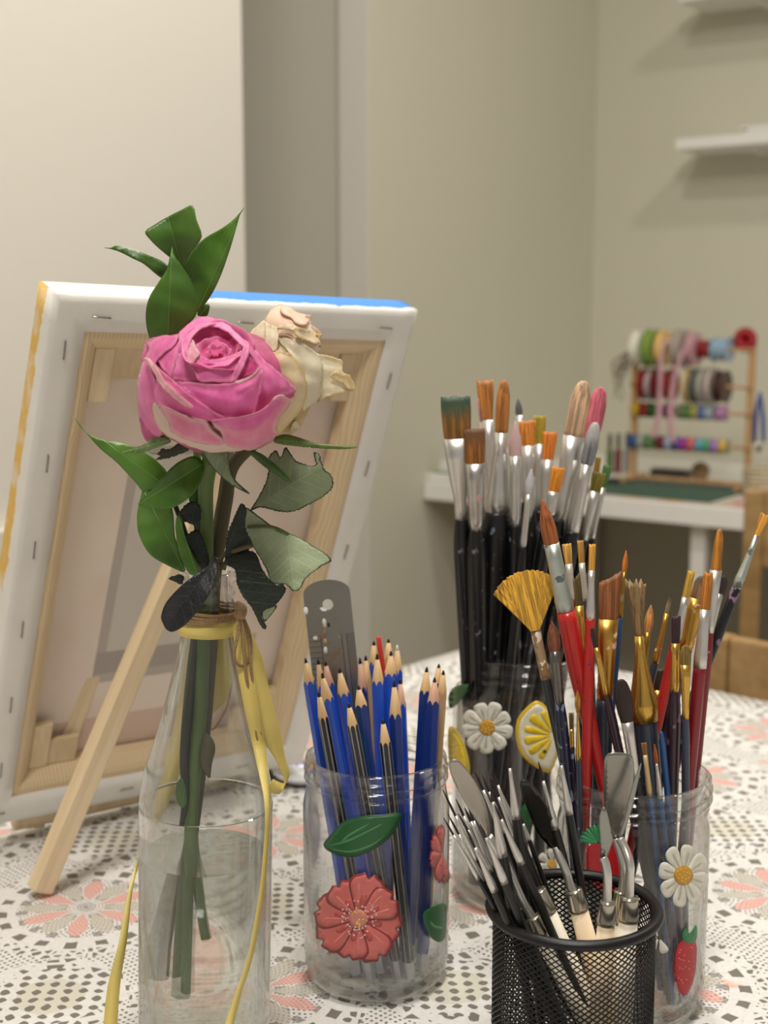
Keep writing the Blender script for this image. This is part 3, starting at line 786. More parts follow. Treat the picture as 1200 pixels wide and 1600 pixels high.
decal('painted_leaf', jp, (JP.x, JP.y), RP, [(cm_(z4([(180, 1030), (195, 900), (235, 840), (225, 960), (200, 1040)])), (40, 74, 52), 0)], far=True, label='dark green painted leaf on the far side')
# daisies, lemon, strawberry
def daisy(c, R, par, x, y, r, lab, n=9, sx=1, a0=.2):
    po = []
    for k in range(n):
        a = a0+k*2*PI/n; ln = r*(1+.08*math.sin(k*3.1))
        po.append((petal_px(x, y, a, 5, ln, r*.27, 0, sx), (226, 224, 210), (k % 2)))
        po.append((petal_px(x, y, a+.05, 8, ln*.8, r*.05, 0, sx), (196, 192, 176), 2))
    po.append((circ(x, y, r*.31*1), (206, 152, 40), 3))
    for k in range(14):
        a = k*2.4; rr_ = r*.27*math.sqrt((k+.5)/14); po.append((circ(x+rr_*math.cos(a)*sx, y+rr_*math.sin(a), 1.5, 6), (236, 188, 84), 4))
    decal('painted_daisy', par, (c.x, c.y), R, po, label=lab)
daisy(JC, RC, jc, 761, 1137, 41, 'white painted daisy with yellow centre', 9)
daisy(JB, RB_, jb, 1068, 1368, 50, 'white painted daisy with yellow centre', 8, .8)
def zc(pts): return [(670+x/2.6667, 960+y/2.6667) for x, y in pts]
lem = zc([(447, 360), (490, 385), (515, 440), (530, 510), (540, 560), (530, 610), (505, 658), (470, 650), (420, 620), (380, 575), (362, 510), (368, 440), (400, 395)])
pl_ = [(cm_(lem), (226, 186, 40), 0)]
lin2 = [(447+(x-447)*.88+4, 510+(y-510)*.90) for x, y in [(447, 360), (490, 385), (515, 440), (530, 510), (540, 560), (530, 610), (505, 658), (470, 650), (420, 620), (380, 575), (362, 510), (368, 440), (400, 395)]]
pl_.append((cm_(zc(lin2)), (232, 226, 200), 1))
hub = (520, 505)
for a, b in ((-152, -128), (-176, -157), (158, 180), (134, 154), (110, 130), (-124, -104)):
    r1 = 118 if abs(a) > 125 else 105
    A, B = math.radians(a), math.radians(b); m = (A+B)/2
    q = [(hub[0]+14*math.cos(m), hub[1]+14*math.sin(m))]+[(hub[0]+r*math.cos(g), hub[1]+r*math.sin(g)) for r, g in ((r1*.7, A), (r1*1.0, A+.05), (r1*1.06, m), (r1*1.0, B-.05), (r1*.7, B))]
    q = [(min(x, 520), y) for x, y in q]
    pl_.append((cm_(zc(q)), (232, 200, 36), 2))
pl_.append((circ(670+483/2.667, 960+572/2.667, 3), (60, 60, 30), 3))
decal('painted_lemon', jc, (JC.x, JC.y), RC, pl_, label='yellow painted lemon slice')
def zl(pts): return [(670+x/2.6667, 960+y/2.6667) for x, y in pts]
decal('painted_lemon', jc, (JC.x, JC.y), RC, [(cm_(zl([(84, 470), (120, 485), (155, 560), (172, 640), (160, 700), (120, 720), (92, 660), (80, 560)])), (196, 170, 70), 0), (cm_(zl([(98, 500), (125, 520), (148, 580), (155, 640), (125, 660), (105, 620)])), (226, 196, 40), 1)], label='yellow painted lemon slice at the left side')
decal('painted_leaf', jc, (JC.x, JC.y), RC, [(cm_(zl([(85, 330), (110, 300), (165, 293), (140, 350), (95, 392), (82, 370)])), (44, 92, 50), 0)], label='green painted leaf at the left')
decal('painted_leaf', jc, (JC.x, JC.y), RC, [(cm_([(815, 1262), (826, 1255), (832, 1275), (826, 1290), (816, 1282)]), (44, 110, 60), 0), (cm_([(812, 1268), (830, 1262), (829, 1290), (816, 1288)]), (30, 90, 46), 1)], label='small green painted leaf low on the jar')
daisy(JC, RC, jc, 862, 1350, 24, 'small white painted daisy low on the jar', 7)
st = cm_([(1058, 1480), (1072, 1466), (1085, 1468), (1089, 1490), (1084, 1530), (1070, 1556), (1060, 1545), (1054, 1512)])
po = [(st, (178, 24, 34), 0), (cm_([(1066, 1468), (1070, 1450), (1078, 1458), (1088, 1445), (1088, 1468), (1078, 1474)]), (46, 120, 70), 1)]
for k in range(22):
    x = rnd.uniform(1060, 1086); y = rnd.uniform(1480, 1545)
    if x < 1060+(1545-y)*.5+6: po.append((circ(x, y, 1.3, 6), (226, 120, 110), 2))
decal('painted_strawberry', jb, (JB.x, JB.y), RB_, po, label='red painted strawberry at the right side')
po = [(cm_([(918, 1325), (940, 1318), (962, 1312), (982, 1322), (990, 1345), (975, 1385), (945, 1395), (920, 1370)]), (176, 20, 32), 0)]
for k in range(11):
    a = -PI*.95+k*PI*.75/10; po.append((petal_px(935, 1318, a, 3, 30, 2.8), ((40, 132, 80), (60, 150, 96))[k % 2], 1))
decal('painted_strawberry', jb, (JB.x, JB.y), RB_, po, label='red painted strawberry with green leaves at the front left')
decal('painted_daisy', jb, (JB.x, JB.y), RB_, [(petal_px(1030, 1465, a, 4, 26, 7), (222, 220, 206), 0) for a in (2.2, 3.1, 4.0, 1.2)], label='partly hidden white painted daisy low behind the mesh cup')
# ------------------------------------------------------------------ brushes, pencils, knives
def kz(px, py):                                             # height slope of a pixel ray per metre of depth, lateral slope
    d = ray(px, py); return d.z/d.y, d.x/d.y
def axis(tip, ref, c, ri, zf, zr, ry, fy, fxw=None):
    """foot and tip of a straight tool standing in a vessel at c: seen through pixels tip and ref;
    fy, ry: where (front -1 .. back +1) the foot stands and where it leans on the mouth"""
    Yf = c[1]+fy*ri*.8; Yr = c[1]+ry*ri*.85
    kt, xt = kz(*tip); A = (Yr-Yf)/(zr-zf)
    Yt = (Yf+A*(H-zf))/(1-A*kt)
    tipw = P(tip[0], tip[1], Yt)
    # foot: on the image line, at height zf and depth Yf
    pyf = proj((0, Yf, zf))[1]
    s = (pyf-tip[1])/(ref[1]-tip[1]); pxf = tip[0]+(ref[0]-tip[0])*s
    x = P(pxf, pyf, Yf).x
    if fxw is not None: x = x*.35+.65*fxw
    lim = math.sqrt(max(1e-6, (ri*.93)**2-(Yf-c[1])**2)); x = max(c[0]-lim, min(c[0]+lim, x))
    return Vector((x, Yf, zf)), tipw
def at_py(f, t, py):
    lo, hi = 0, 1.0
    for _ in range(40):
        m = (lo+hi)/2
        if proj(f+(t-f)*m)[1] > py: lo = m
        else: hi = m
    return (lo+hi)/2*(t-f).length
def orient(f, t, yaw=0):
    z = (t-f).normalized(); x = Vector((1, 0, 0)); x = (x-z*x.dot(z)).normalized(); y = z.cross(x)
    q = Matrix((x, y, z)).transposed().to_quaternion()
    return q @ Quaternion((0, 0, 1), yaw)
def loft(name, rings, mat, parent, seg=20, sq=2.0, jag=0, capb=True):
    """rings: (z, half width, half depth)"""
    v = []; f = []
    for k, (z, a, b) in enumerate(rings):
        for j in range(seg):
            t = 2*PI*j/seg; c, s = math.cos(t), math.sin(t)
            x = a*abs(c)**(2/sq)*(1 if c >= 0 else -1); y = b*abs(s)**(2/sq)*(1 if s >= 0 else -1)
            zz = z+(random.uniform(-jag, jag) if k == len(rings)-1 else 0)
            v.append((x, y, zz))
    n = len(rings)
    for i in range(n-1):
        for j in range(seg): f.append((i*seg+j, i*seg+(j+1) % seg, (i+1)*seg+(j+1) % seg, (i+1)*seg+j))
    if jag:
        v.append((0, 0, rings[-1][0]-jag)); c = len(v)-1
        for j in range(seg): f.append(((n-1)*seg+j, (n-1)*seg+(j+1) % seg, c))
    else: f.append(tuple(range((n-1)*seg, n*seg)))
    if capb: f.append(tuple(range(seg))[::-1])
    return mesh_obj(name, v, f, mat, parent)
def hair_mat(rgb, tip=None, base=None, length=1, z0=0, z1=1):
    key = 'hair_%s_%s' % (rgb, tip)
    m = MB(key); st = m.noise(1, 3, .6, sc=(1900, 1900, 16)); st2 = m.noise(1, 2, .5, sc=(600, 600, 8))
    c = lin(rgb); dk = tuple(x*.42 for x in c[:3])+(1,); lt = tuple(min(1, x*1.18) for x in c[:3])+(1,)
    col = m.mix(((st+st2)*.5).step(.38, .62), dk, lt)
    if tip:
        sp = m.n('ShaderNodeSeparateXYZ'); m.t.links.new(m.coord('Object'), sp.inputs[0]); Z = N(m.t, sp.outputs[2])
        col = m.mix(((Z-z0)/(z1-z0)+(m.noise(300, 2)-.5)*.35).step(.35, .85), col, lin(tip))
    m.color(col); m.bump(st, .5, .0006); m.set(Roughness=.55); return m.m
def metal(rgb, name, rough=.28, dirt=None):
    if name in MATS: return MATS[name]
    m = MB(name); n = m.noise(1, 3, .6, sc=(90, 90, 45)); c = lin(rgb)
    col = m.mix(n, tuple(x*.88 for x in c[:3])+(1,), c)
    if dirt:
        d = m.noise(130, 3).step(.62, .66); col = m.mix(d, col, lin(dirt)); 
        mm = d.inv(); m.t.links.new(mm.k, m.b.inputs['Metallic'])
    else: m.set(Metallic=.88)
    m.color(col); m.bump(m.noise(150, 2), .12, .0006); m.set(Roughness=rough); MATS[name] = m.m; return m.m
SIL = metal((216, 214, 210), 'ferrule_silver', .33); SILD = metal((200, 198, 194), 'ferrule_silver_spotted', .32, (196, 150, 150))
SILM = metal((196, 204, 196), 'ferrule_dull', .42, (90, 100, 96)); GOLD = metal((212, 170, 84), 'ferrule_gold', .25); GOLDD = metal((206, 160, 80), 'ferrule_gold_painted', .32, (226, 190, 176))
BRASS = metal((178, 146, 70), 'ferrule_old_brass', .3, (140, 120, 90)); WHT = simple('ferrule_whitish', (210, 206, 196), .35, .6); CREAM = simple('ferrule_cream', (206, 178, 128), .4, .3)
CHROME = metal((188, 182, 168), 'knife_collar', .16)
def paint(name, rgb, specks=None, amt=.68, rough=.3, sc=220):
    if name in MATS: return MATS[name]
    m = MB(name); col = m.mix(m.noise(60, 2), tuple(x*.75 for x in lin(rgb)[:3])+(1,), lin(rgb))
    for i, s in enumerate(specks or []):
        col = m.mix(m.noise(sc*(1+.37*i), 1, .4, vec=m.scaled(m.coord('Object'), (1+i*.2, 1, .75))).step(amt, amt+.02), col, lin(s))
    m.color(col); m.set(Roughness=rough, Coat_Weight=.12); MATS[name] = m.m; return m.m
BLK = paint('handle_black', (9, 9, 12), [(100, 104, 116), (80, 56, 74)], .71, .38); BLKC = paint('handle_black_clean', (7, 7, 9), None, .7, .4); RED = paint('handle_red', (196, 38, 34), [(70, 60, 100), (60, 50, 50)], .73)
DRED = paint('handle_dark_red', (132, 24, 34), [(180, 120, 120)], .74); SLT = paint('handle_slate', (50, 58, 76), [(110, 116, 124)], .70); PUR = paint('handle_purple', (50, 28, 44), [(120, 90, 110)], .66)
NVY = paint('handle_navy', (24, 28, 60), [(60, 90, 60), (120, 130, 150)], .64); BLU = paint('handle_blue', (36, 84, 140), None); TAN = wood_mat('handle_tan', (168, 132, 92), (200, 170, 130), 1); OLDW = paint('ferrule_painted_wood', (176, 148, 112), [(220, 210, 196), (140, 110, 70)], .55)
def brush(jarinfo, kind, tip, jn, fe, wt, wj, wf, wh, hair, ferr, hand, label, ry=0, fy=0, tipc=None, depth=.45, fshape=None, yaw=0, group=None, hprof=None, band=True, name='paintbrush'):
    c, ri, zf, zr = jarinfo
    f, t = axis(tip, fe, c, ri, zf, zr, ry, fy)
    L = (t-f).length; zj = at_py(f, t, jn[1]); ze = at_py(f, t, fe[1]); mp = mpp(t.y, t.z)
    o = empty(name, f, label, 'paintbrush', group, orient(f, t, yaw))
    a, b, e, h = wt*mp/2, wj*mp/2, wf*mp/2, wh*mp/2
    dj = min(b*depth*1.3, e*1.0) if kind in ('flat', 'angle', 'fan', 'filbert') else b
    if kind == 'flat': R_ = [(zj-.002, b*.96, dj*.8), (zj+(L-zj)*.3, (a*.35+b*.65)*1.02, dj*.9), (zj+(L-zj)*.7, a*1.02, dj*.75), (L, a, dj*.45)]; jag = (L-zj)*.035
    elif kind == 'round': R_ = [(zj-.002, b*.95, b*.95), (zj+(L-zj)*.25, max(a, b)*1.08, max(a, b)), (zj+(L-zj)*.55, max(a, b)*.9, max(a, b)*.85), (zj+(L-zj)*.82, max(a, b)*.45, max(a, b)*.45), (L, .0002, .0002)]; jag = 0
    elif kind == 'filbert': R_ = [(zj-.002, b*.96, dj), (zj+(L-zj)*.35, a*1.05, dj), (zj+(L-zj)*.7, a*.98, dj*.8), (zj+(L-zj)*.9, a*.7, dj*.6), (zj+(L-zj)*.98, a*.38, dj*.4), (L, a*.1, dj*.1)]; jag = 0
    elif kind == 'splay': R_ = [(zj-.002, b*.9, b*.8), (zj+(L-zj)*.4, b*1.4, b), (zj+(L-zj)*.8, a*.95, a*.7), (L, a, a*.75)]; jag = (L-zj)*.13
    elif kind == 'fan': R_ = None
    if kind == 'fan':
        v = []; fc = []; n = 46; Rr = L-zj; rng2 = random.Random(5)
        for k in range(n):
            u = -1+2*k/(n-1); an = u*.62+.0; rl = Rr*(1.0-.13*u*u)*rng2.uniform(.985, 1.01); bs = u*b*.75
            for s, wd in ((0, b*.09), (.5, Rr*.026), (1.0, Rr*.022)):
                x = bs+math.sin(an)*rl*s; z = zj+math.cos(an)*rl*s*1.04-(.001 if s == 0 else 0); dpp = .0016*(1-s)+.0006
                yy = rng2.uniform(-.0006, .0006)*s
                v += [(x-wd*math.cos(an), yy-dpp, z), (x+wd*math.cos(an), yy-dpp, z), (x+wd*math.cos(an), yy+dpp, z), (x-wd*math.cos(an), yy+dpp, z)]
            q = k*12
            for g in (0, 4): 
                for i in range(4): fc.append((q+g+i, q+g+(i+1) % 4, q+g+4+(i+1) % 4, q+g+4+i))
            fc.append((q+8, q+9, q+10, q+11))
        mesh_obj('bristles', v, fc, hair_mat(hair), o, False)
    else:
        hm = hair_mat(hair, tipc, z0=zj, z1=L) if not isinstance(hair, bpy.types.Material) else hair
        rr_ = []
        for i in range(len(R_)-1):
            z0, a0, b0 = R_[i]; z1, a1, b1 = R_[i+1]
            for s in (0, .34, .67): rr_.append((z0+(z1-z0)*s, a0+(a1-a0)*s, b0+(b1-b0)*s))
        rr_.append(R_[-1]); sm_ = []
        for i, (z, a_, b_) in enumerate(rr_):
            p = rr_[max(i-1, 0)]; n_ = rr_[min(i+1, len(rr_)-1)]
            sm_.append((z, (p[1]+2*a_+n_[1])/4, (p[2]+2*b_+n_[2])/4) if 0 < i < len(rr_)-1 else (z, a_, b_))
        bo = loft('bristles', sm_, hm, o, 28, 2.4 if kind in ('flat', 'angle') else 2.0, jag)
        if kind == 'flat' and fshape == 'angle':
            for vv in bo.data.vertices:
                if vv.co.z > zj+(L-zj)*.4: vv.co.z += (vv.co.x/a)*(L-zj)*.14*(vv.co.z-zj)/(L-zj)
    # ferrule
    fj = dj*1.08 if kind in ('flat', 'filbert', 'fan') else b*1.06
    fr = [(ze, e, e), (ze+(zj-ze)*.10, e*1.0, e), (ze+(zj-ze)*.12, e*1.05, e*1.05), (ze+(zj-ze)*.15, e*1.0, e*1.0), (ze+(zj-ze)*.19, e*1.05, e*1.05), (ze+(zj-ze)*.22, e*.99, e*.99), (ze+(zj-ze)*.45, e*.6+b*.4, e*.7+fj*.3), (ze+(zj-ze)*.75, e*.15+b*.85, fj*.7+e*.3), (zj, b*1.05, fj), (zj, b*.9, fj*.8)]
    if not band: fr = [fr[0], fr[6], fr[7], fr[8], fr[9]]
    loft('ferrule', fr, ferr, o, 24)
    # handle
    hp = hprof or [(0, .62), (.25, .74), (.55, .90), (.82, 1.0), (.93, 1.0), (1.0, e/h*.97 if h else 1)]
    hr = catmull([(z*(ze+.001), h*k, 0) for z, k in hp], 4)
    rr2 = [(0, max(hr[0][1]*.5, .0003), max(hr[0][1]*.5, .0003))]+[(max(.0004, p[0]), p[1], p[1]) for p in hr]
    rr2 = [rr2[0]]+[r for i, r in enumerate(rr2[1:]) if r[0] > .0003]
    loft('handle', rr2, hand, o, 20)
    return o
JCi = ((JC.x, JC.y), rC-.006, .007, hC); JBi = ((JB.x, JB.y), rB_-.005, .007, hB); JPi = ((JP.x, JP.y), rP-.005, .0062, hP)
OR = (190, 122, 54); ORD = (170, 104, 40); YEL = (226, 172, 84)
# tall jar ---------------------------------------------------------------
def BC(kind, tx, ty, jx, jy, fx_, fy_, wt, wj, wf, wh, hair, ferr, hand, label, **k):
    q = lambda x, y: (660+x/3.722, 570+y/3.722); s = 1/3.722
    brush(JCi, kind, q(tx, ty), q(jx, jy), q(fx_, fy_), wt*s, wj*s, wf*s, wh*s*1.38, hair, ferr, hand, label, group='brushes in the tall jar', **k)
def rub(rgb, name): return simple(name, rgb, .45, var=.12, scale=120)
BC('flat', 192, 188, 200, 425, 226, 895, 172, 160, 74, 80, (150, 104, 44), SIL, BLK, 'wide flat paintbrush with dark green tipped bristles, leftmost in the tall jar', tipc=(62, 84, 64), ry=-.5, fy=.3)
BC('flat', 302, 375, 306, 572, 314, 955, 125, 112, 86, 90, (158, 100, 36), SILD, BLK, 'flat brown-bristled paintbrush with paint-spotted ferrule, second from left in the tall jar', tipc=(110, 74, 44), ry=-.8, fy=-.2)
BC('flat', 350, 200, 358, 330, 392, 840, 60, 50, 60, 60, (214, 150, 160), SIL, BLK, 'pink-bristled paintbrush mostly hidden behind the amber flat brush', ry=.75, fy=.6)
BC('flat', 362, 94, 386, 320, 420, 800, 96, 60, 66, 70, OR, SIL, BLK, 'amber flat paintbrush rising left of the tallest amber one in the tall jar', ry=.3, fy=.2)
BC('filbert', 475, 88, 455, 392, 432, 855, 80, 78, 140, 140, OR, SIL, BLK, 'thick paintbrush with narrow upright amber bristles and a widening silver ferrule', ry=-.35, fy=-.1, depth=.9)
BC('round', 540, 328, 537, 528, 540, 930, 66, 72, 66, 70, rub((206, 172, 168), 'rubber_pink'), SIL, BLK, 'pinkish rubber-tipped shaper in a silver ferrule in the tall jar', ry=-.6, fy=-.3)
BC('round', 556, 196, 568, 292, 600, 800, 36, 40, 50, 60, rub((92, 90, 92), 'rubber_grey'), SIL, BLK, 'small dark grey pointed tip behind the amber brushes in the tall jar', ry=.8, fy=.5)
BC('flat', 610, 328, 614, 470, 626, 850, 96, 84, 60, 66, (216, 132, 44), SIL, BLK, 'orange flat paintbrush right of the pink rubber tip', ry=.2, fy=.2)
BC('flat', 682, 298, 686, 460, 680, 850, 72, 50, 50, 60, (170, 150, 40), SIL, BLK, 'olive yellow flat paintbrush behind the orange one in the tall jar', ry=.7, fy=.5)
BC('flat', 742, 393, 730, 552, 712, 860, 82, 60, 50, 60, (216, 122, 36), SIL, BLK, 'orange flat paintbrush just left of the big cream and pink mop', ry=.5, fy=.3)
BC('flat', 628, 562, 625, 650, 620, 900, 58, 54, 48, 56, (190, 110, 30), SIL, BLK, 'small amber flat paintbrush behind the white rubber tip', ry=.1, fy=.0)
BC('round', 634, 606, 620, 745, 584, 1058, 50, 36, 40, 46, rub((190, 190, 194), 'rubber_white'), SIL, BLKC, 'thin shaper with whitish rubber tip and narrow silver ferrule', ry=-.95, fy=-.6)
BC('flat', 790, 598, 772, 737, 742, 870, 76, 66, 60, 66, (226, 142, 36), SIL, BLK, 'short bright amber flat paintbrush in front of the big mop brush', ry=-.6, fy=-.2)
BC('filbert', 940, 92, 858, 415, 790, 900, 116, 124, 80, 84, (214, 176, 140), SIL, BLK, 'large mop brush with cream bristles fading to pink at the ferrule', ry=-.2, fy=-.3, depth=.8)
BC('filbert', 1040, 130, 950, 455, 850, 960, 110, 90, 66, 70, (214, 106, 124), SIL, BLK, 'large rose pink paintbrush behind the big cream mop', ry=.5, fy=.3)
BC('filbert', 1008, 334, 965, 578, 872, 968, 82, 70, 80, 84, (128, 128, 132), SIL, BLK, 'grey-bristled round paintbrush in front of the rose pink one', ry=-.2, fy=.1, tipc=(176, 172, 172), depth=.9)
BC('flat', 1030, 628, 1004, 737, 940, 1020, 82, 62, 40, 44, (120, 110, 30), SIL, BLK, 'small olive green flat paintbrush, second from the right in the tall jar', ry=.1, fy=.0)
BC('flat', 1078, 588, 1044, 712, 986, 1012, 50, 34, 32, 40, (70, 110, 50), SIL, BLK, 'thin green-tipped paintbrush, rightmost in the tall jar', ry=.5, fy=.3)
BC('flat', 1024, 540, 1008, 640, 950, 1000, 34, 34, 34, 40, (170, 130, 40), SIL, BLK, 'thin yellow-brown paintbrush behind the olive green one', ry=.8, fy=.6)
# right jar --------------------------------------------------------------
def BB(kind, tx, ty, jx, jy, fx_, fy_, wt, wj, wf, wh, hair, ferr, hand, label, **k):
    q = lambda x, y: (770+x/2.79, 770+y/2.79); s = 1/2.79
    brush(JBi, kind, q(tx, ty), q(jx, jy), q(fx_, fy_), wt*s, wj*s, wf*s, wh*s, hair, ferr, hand, label, group='brushes in the right jar', **k)
FAT = [(0, .25), (.3, .33), (.55, .5), (.75, .85), (.88, 1.02), (1, .95)]
BB('round', 215, 26, 262, 220, 320, 525, 54, 66, 78, 88, (166, 92, 44), SILM, RED, 'fat red-handled brush with brown pointed bristles and dull grey ferrule', ry=-.3, fy=-.2, hprof=FAT)
BB('fan', 132, 352, 196, 590, 232, 812, 220, 44, 44, 46, (232, 176, 60), OLDW, paint('handle_grey_black', (44, 48, 52), [(90, 90, 90)], .7), 'golden fan brush spreading at the left of the right jar', ry=-.3, fy=-.7, yaw=-.1)
BB('round', 257, 558, 266, 686, 292, 918, 56, 46, 42, 54, (130, 74, 46), metal((120, 116, 112), 'ferrule_gunmetal'), NVY, 'brown round brush with dark metal ferrule beside the fan brush', ry=-.7, fy=-.5)
BB('flat', 322, 224, 330, 310, 348, 470, 40, 30, 34, 36, YEL, WHT, DRED, 'short yellow flat brush just right of the fat red-handled brush', ry=.3, fy=.3)
BB('flat', 381, 210, 384, 306, 400, 470, 28, 26, 32, 34, (190, 140, 60), WHT, SLT, 'narrow tan flat brush with paint-smeared white ferrule', ry=.6, fy=.4)
BB('flat', 434, 226, 433, 338, 425, 556, 30, 26, 40, 48, (226, 164, 60), SIL, RED, 'straight red-handled brush with small yellow bristles and silver ferrule', ry=-.5, fy=-.4, hprof=[(0, .7), (.5, .95), (.8, 1), (.95, .95), (1, .85)])
BB('flat', 362, 368, 382, 492, 398, 720, 40, 40, 34, 40, (96, 84, 40), GOLD, SLT, 'olive-bristled gold ferrule brush behind the two red-handled brushes', ry=.2, fy=.1, fshape='angle')
BB('round', 410, 350, 412, 430, 420, 600, 40, 30, 30, 34, (96, 50, 56), GOLD, PUR, 'dull plum bristle brush hidden behind the straight red handle', ry=.8, fy=.6)
BB('filbert', 432, 588, 457, 674, 496, 880, 24, 22, 32, 42, (56, 32, 38), GOLD, PUR, 'thin gold ferrule brush with dark plum bristles leaning left', ry=-.8, fy=-.5)
BB('flat', 512, 372, 508, 550, 488, 906, 96, 84, 70, 84, (158, 96, 52), GOLDD, SLT, 'wide angled brown brush with paint-spotted gold ferrule', ry=-.05, fy=.1, fshape='angle', depth=.35, hprof=[(0, .5), (.4, .8), (.8, 1.0), (1, .85)])
BB('round', 581, 252, 571, 338, 556, 545, 22, 16, 20, 24, (220, 128, 40), BRASS, BLU, 'slender blue-handled detail brush with orange point', ry=.5, fy=.3)
BB('splay', 622, 392, 644, 622, 662, 988, 92, 36, 122, 112, (146, 118, 76), GOLD, SLT, 'stiff splayed bristle brush with wide gold cone ferrule, middle of the right jar', ry=-.35, fy=-.1, hprof=[(0, .45), (.4, .75), (.75, 1), (.9, 1.02), (1, .98)])
BB('round', 690, 488, 668, 600, 650, 800, 40, 28, 34, 38, (216, 150, 86), BRASS, SLT, 'peach leaf-shaped bristle tip behind the splayed brush', ry=.6, fy=.4)
BB('round', 781, 430, 762, 526, 706, 742, 18, 20, 32, 36, (150, 136, 104), GOLDD, SLT, 'thin brush with grey-tipped bristles and white-smeared gold ferrule leaning right', ry=.3, fy=.3, tipc=(60, 56, 52))
BB('flat', 800, 540, 797, 655, 792, 866, 40, 36, 42, 60, (58, 32, 40), GOLD, PUR, 'gold ferrule brush with plum bristles and worn purple handle', ry=-.6, fy=-.3)
BB('filbert', 840, 664, 840, 748, 842, 984, 48, 46, 30, 36, (148, 122, 52), GOLD, SLT, 'small olive filbert brush with gold ferrule and slate handle', ry=-.8, fy=-.5)
BB('flat', 866, 343, 846, 456, 800, 640, 34, 32, 40, 46, (216, 170, 62), SIL, RED, 'yellow flat brush with a slanting red handle in the right half of the jar', ry=.0, fy=.2)
BB('filbert', 915, 362, 882, 460, 838, 680, 60, 74, 66, 60, (150, 112, 80), GOLDD, SLT, 'brown flat brush with pink-edged hammered gold ferrule', ry=.2, fy=.2, tipc=(96, 78, 60))
BB('flat', 940, 350, 927, 508, 902, 762, 44, 44, 58, 56, (202, 124, 38), SIL, DRED, 'dark red handled brush with amber bristles and long silver ferrule, front right', ry=-.3, fy=-.3, hprof=[(0, .6), (.5, .85), (.85, 1), (1, 1)])
BB('filbert', 990, 158, 974, 337, 946, 610, 40, 50, 32, 40, (196, 128, 40), SIL, DRED, 'tall amber round brush with silver ferrule behind the dark red one', ry=.3, fy=.2, depth=.8)
BB('filbert', 1010, 362, 990, 440, 940, 640, 44, 30, 30, 36, (58, 38, 42), SIL, PUR, 'dark plum brush head half hidden behind the tall amber brush', ry=.7, fy=.5)
BB('flat', 1188, 95, 1153, 186, 1062, 416, 42, 22, 42, 46, (222, 156, 60), SILM, paint('handle_black_smear', (20, 20, 28), [(130, 100, 130)], .66), 'black-handled brush leaning far out to the right', ry=.6, fy=.0)
BB('filbert', 557, 812, 572, 996, 622, 1240, 74, 52, 44, 46, (52, 36, 32), SIL, BLKC, 'dark brown rounded mop brush with silver ferrule at the front of the right jar', ry=-.97, fy=-.7, depth=.9)
BB('flat', 720, 770, 730, 860, 720, 1000, 60, 50, 40, 44, (80, 56, 40), GOLD, SLT, 'blackish flat brush hidden behind the slanting red handle', ry=.7, fy=.3)
BB('flat', 658, 1090, 664, 1142, 684, 1320, 24, 20, 26, 28, (150, 104, 46), CREAM, BLU, 'small tan flat brush with cream ferrule low at the front of the right jar', ry=-.95, fy=-.75)
BB('round', 705, 1096, 712, 1176, 732, 1330, 18, 14, 26, 28, (196, 106, 36), SIL, BLU, 'small orange pointed brush with silver ferrule low at the front', ry=-.95, fy=-.7)
BB('round', 369, 862, 370, 946, 354, 1164, 26, 10, 26, 30, (214, 152, 56), GOLD, SLT, 'thin gold brush with yellow bristles standing before the fat red handle', ry=-.85, fy=-.6)
BB('flat', 396, 690, 395, 730, 390, 860, 12, 14, 20, 30, (190, 140, 60), GOLD, SLT, 'thin slate-handled brush between the two red handles', ry=-.1, fy=-.2)
BB('flat', 342, 960, 343, 1030, 345, 1110, 22, 20, 22, 30, (130, 100, 46), GOLD, NVY, 'short olive brush with gold ferrule low between fan and red handle', ry=-.4, fy=-.2)
BB('flat', 905, 915, 899, 990, 874, 1164, 16, 16, 16, 18, (200, 150, 70), GOLD, GOLD, 'thin gold-coloured brush at the right edge of the jar', ry=-.1, fy=.0)
def rod(info, name, top, ref, wd, mat, label, cat, ry, fy, **kw):
    c, ri, zf, zr = info; f, t = axis(top, ref, c, ri, zf, zr, ry, fy); L = (t-f).length; m = mpp(t.y, t.z)*wd/2
    o = empty(name, f, label, cat, None, orient(f, t)); return o, f, t, L, m
c_, ri_, zf_, zr_ = JBi
o, f, t, L_, m = rod(JBi, 'paintbrush', (770+735/2.79, 770+1040/2.79), (770+762/2.79, 770+1230/2.79), 11, BLU, 'blue brush handle end standing bristles-down in the right jar', 'paintbrush', -.7, -.2)
loft('handle', [(.03, m*.9, m*.9), (L_*.6, m, m), (L_*.95, m*.9, m*.9), (L_*.99, m*.6, m*.6), (L_, m*.2, m*.2)], BLU, o)
loft('bristles', [(0, m*.4, m*.4), (.012, m*.9, m*.9), (.03, m*.9, m*.9)], hair_mat((140, 100, 60)), o)

